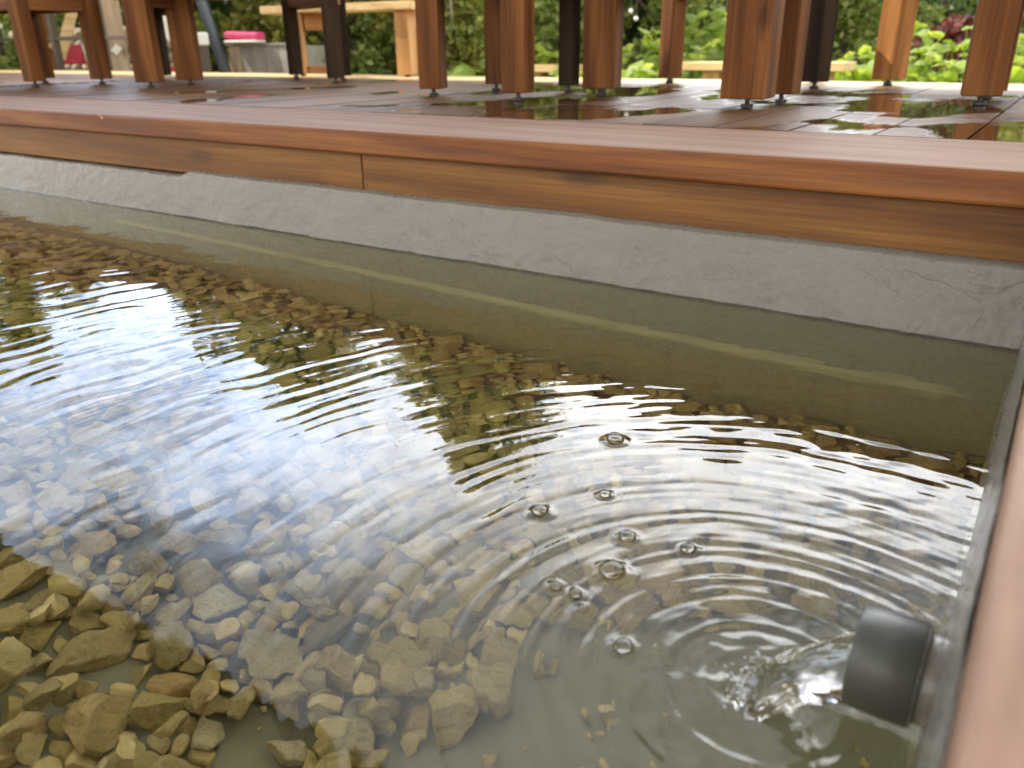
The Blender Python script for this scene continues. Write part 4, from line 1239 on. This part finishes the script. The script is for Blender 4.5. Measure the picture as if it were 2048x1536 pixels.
MB().box((0, -.008, .013), (ww*.96, .12, .022), bev=.009).build('white_hem', M['cloth'], r)

# two globe bulbs hung among the leaves
for (px_, py_), lb in (((1262, 22), 'white globe bulb hanging in the leaves, upper one'), ((1272, 37), 'white globe bulb hanging in the leaves, lower one')):
    p = at(px_, py_, 5.2)
    r = empty('globe_bulb', p); tag(r, lb, 'bulb', 'globe bulbs in the leaves')
    bm = bmesh.new(); bmesh.ops.create_uvsphere(bm, u_segments=20, v_segments=12, radius=.018)
    me = bpy.data.meshes.new('globe'); bm.to_mesh(me); bm.free(); link('globe', me, M['white'], r, True)
    MB().cyl((0, 0, .016), (0, 0, .04), .007).build('socket', M['metal_dark'], r)
    MB().cyl((0, 0, .039), (.0, 0, .5), .0025).build('cord', M['metal_dark'], r)

# ------------------------------------------------------------------ sky, sun
SUN = Vector((-.9, -.37, 1.0)).normalized()
el = math.asin(SUN.z); rot = math.atan2(SUN.x, SUN.y)
w = bpy.data.worlds.new('World'); scene.world = w; w.use_nodes = True
nt = w.node_tree; nt.nodes.clear()
out = nt.nodes.new('ShaderNodeOutputWorld')
sky = nt.nodes.new('ShaderNodeTexSky'); sky.sky_type = 'NISHITA'; sky.sun_disc = False
sky.sun_elevation = el; sky.sun_rotation = rot
bg1 = nt.nodes.new('ShaderNodeBackground'); bg1.inputs[1].default_value = .15
L(nt, sky.outputs[0], bg1.inputs[0])
tc = nt.nodes.new('ShaderNodeTexCoord')
sep = nt.nodes.new('ShaderNodeSeparateXYZ'); L(nt, tc.outputs['Generated'], sep.inputs[0])
zz = math_(nt, 'ADD', math_(nt, 'MAXIMUM', sep.outputs[2], 0.0), .22)
cb = nt.nodes.new('ShaderNodeCombineXYZ')
L(nt, math_(nt, 'DIVIDE', sep.outputs[0], zz), cb.inputs[0]); L(nt, math_(nt, 'DIVIDE', sep.outputs[1], zz), cb.inputs[1])
mp = nt.nodes.new('ShaderNodeMapping'); mp.inputs['Location'].default_value = (1.7, .6, 0); L(nt, cb.outputs[0], mp.inputs['Vector'])
cn = noise_(nt, mp.outputs[0], 1.5, 8, .62, .4)
cn2 = noise_(nt, mp.outputs[0], 4.2, 6, .62, .3)
cf = ramp(nt, cn, [(.33, 0.0), (.49, 1.0)])
cc = ramp(nt, cn2, [(.32, (.46, .51, .60)), (.52, (1.0, 1.0, 1.0))])
# a bright bank of cloud stands over the garden, thinner cloud elsewhere
dp = nt.nodes.new('ShaderNodeVectorMath'); dp.operation = 'DOT_PRODUCT'; L(nt, tc.outputs['Generated'], dp.inputs[0]); dp.inputs[1].default_value = (-.32, .84, .44)
mr = nt.nodes.new('ShaderNodeMapRange'); mr.interpolation_type = 'SMOOTHSTEP'; L(nt, dp.outputs['Value'], mr.inputs[0])
mr.inputs[1].default_value = .6; mr.inputs[2].default_value = .98; mr.inputs[3].default_value = 3.2; mr.inputs[4].default_value = 10.5
dl = nt.nodes.new('ShaderNodeVectorMath'); dl.operation = 'DOT_PRODUCT'; L(nt, tc.outputs['Generated'], dl.inputs[0]); dl.inputs[1].default_value = (-.86, .34, .38)
thin = nt.nodes.new('ShaderNodeMapRange'); thin.interpolation_type = 'SMOOTHSTEP'; L(nt, dl.outputs['Value'], thin.inputs[0])
thin.inputs[1].default_value = .86; thin.inputs[2].default_value = .99; thin.inputs[3].default_value = 0.0; thin.inputs[4].default_value = .9
wm = nt.nodes.new('ShaderNodeMapRange'); L(nt, dp.outputs['Value'], wm.inputs[0]); wm.inputs[1].default_value = .2; wm.inputs[2].default_value = .8
wmc = mixc(nt, wm.outputs[0], (1.0, .955, .885), (.97, .985, 1.0))
cc = mixc(nt, thin.outputs[0], mixc(nt, 1.0, cc, wmc, 'MULTIPLY'), mixc(nt, 1.0, cc, (.66, .82, 1.12), 'MULTIPLY'))
bg2 = nt.nodes.new('ShaderNodeBackground'); L(nt, cc, bg2.inputs[0]); hi = nt.nodes.new('ShaderNodeMapRange'); hi.interpolation_type = 'SMOOTHSTEP'; L(nt, sep.outputs[2], hi.inputs[0])
hi.inputs[1].default_value = .46; hi.inputs[2].default_value = .63; hi.inputs[3].default_value = 1.0; hi.inputs[4].default_value = .28
L(nt, math_(nt, 'MULTIPLY', mr.outputs[0], hi.outputs[0]), bg2.inputs[1])
mx = nt.nodes.new('ShaderNodeMixShader'); L(nt, cf, mx.inputs[0]); L(nt, bg1.outputs[0], mx.inputs[1]); L(nt, bg2.outputs[0], mx.inputs[2])
L(nt, mx.outputs[0], out.inputs[0])

sl = bpy.data.lights.new('sun', 'SUN'); sl.energy = 5.0; sl.angle = R(.5); sl.color = (1.0, .93, .82)
so = bpy.data.objects.new('sun', sl); COL.objects.link(so)
so.rotation_euler = SUN.to_track_quat('Z', 'Y').to_euler()

# ------------------------------------------------------------------ camera
cam = bpy.data.cameras.new('camera'); co = bpy.data.objects.new('camera', cam); COL.objects.link(co)
cam.sensor_width = 36; cam.lens = 1624.49/2048*36; cam.clip_start = .01; cam.clip_end = 400
pi_, ro, ya = .39544, -.010203, .590555
fw0 = Vector((-math.sin(ya), math.cos(ya), 0)); r0 = Vector((math.cos(ya), math.sin(ya), 0)); u0 = Vector((0, 0, 1))
fw = fw0*math.cos(pi_)-u0*math.sin(pi_); up = u0*math.cos(pi_)+fw0*math.sin(pi_)
rv = r0*math.cos(ro)+up*math.sin(ro); uv = up*math.cos(ro)-r0*math.sin(ro)
mw = Matrix((rv, uv, -fw)).transposed().to_4x4(); mw.translation = CAM
co.matrix_world = mw
cam.dof.use_dof = True; cam.dof.focus_distance = 1.0; cam.dof.aperture_fstop = 6.5
scene.camera = co

scene.view_settings.view_transform = 'Standard'; scene.view_settings.look = 'None'
scene.view_settings.exposure = 0.2; scene.view_settings.gamma = 1.0
cy = scene.cycles
cy.use_denoising = True
cy.max_bounces = 14; cy.transmission_bounces = 12; cy.glossy_bounces = 6; cy.diffuse_bounces = 4; cy.transparent_max_bounces = 12
cy.caustics_reflective = False; cy.caustics_refractive = True; cy.blur_glossy = 0.3
cy.sample_clamp_indirect = 12
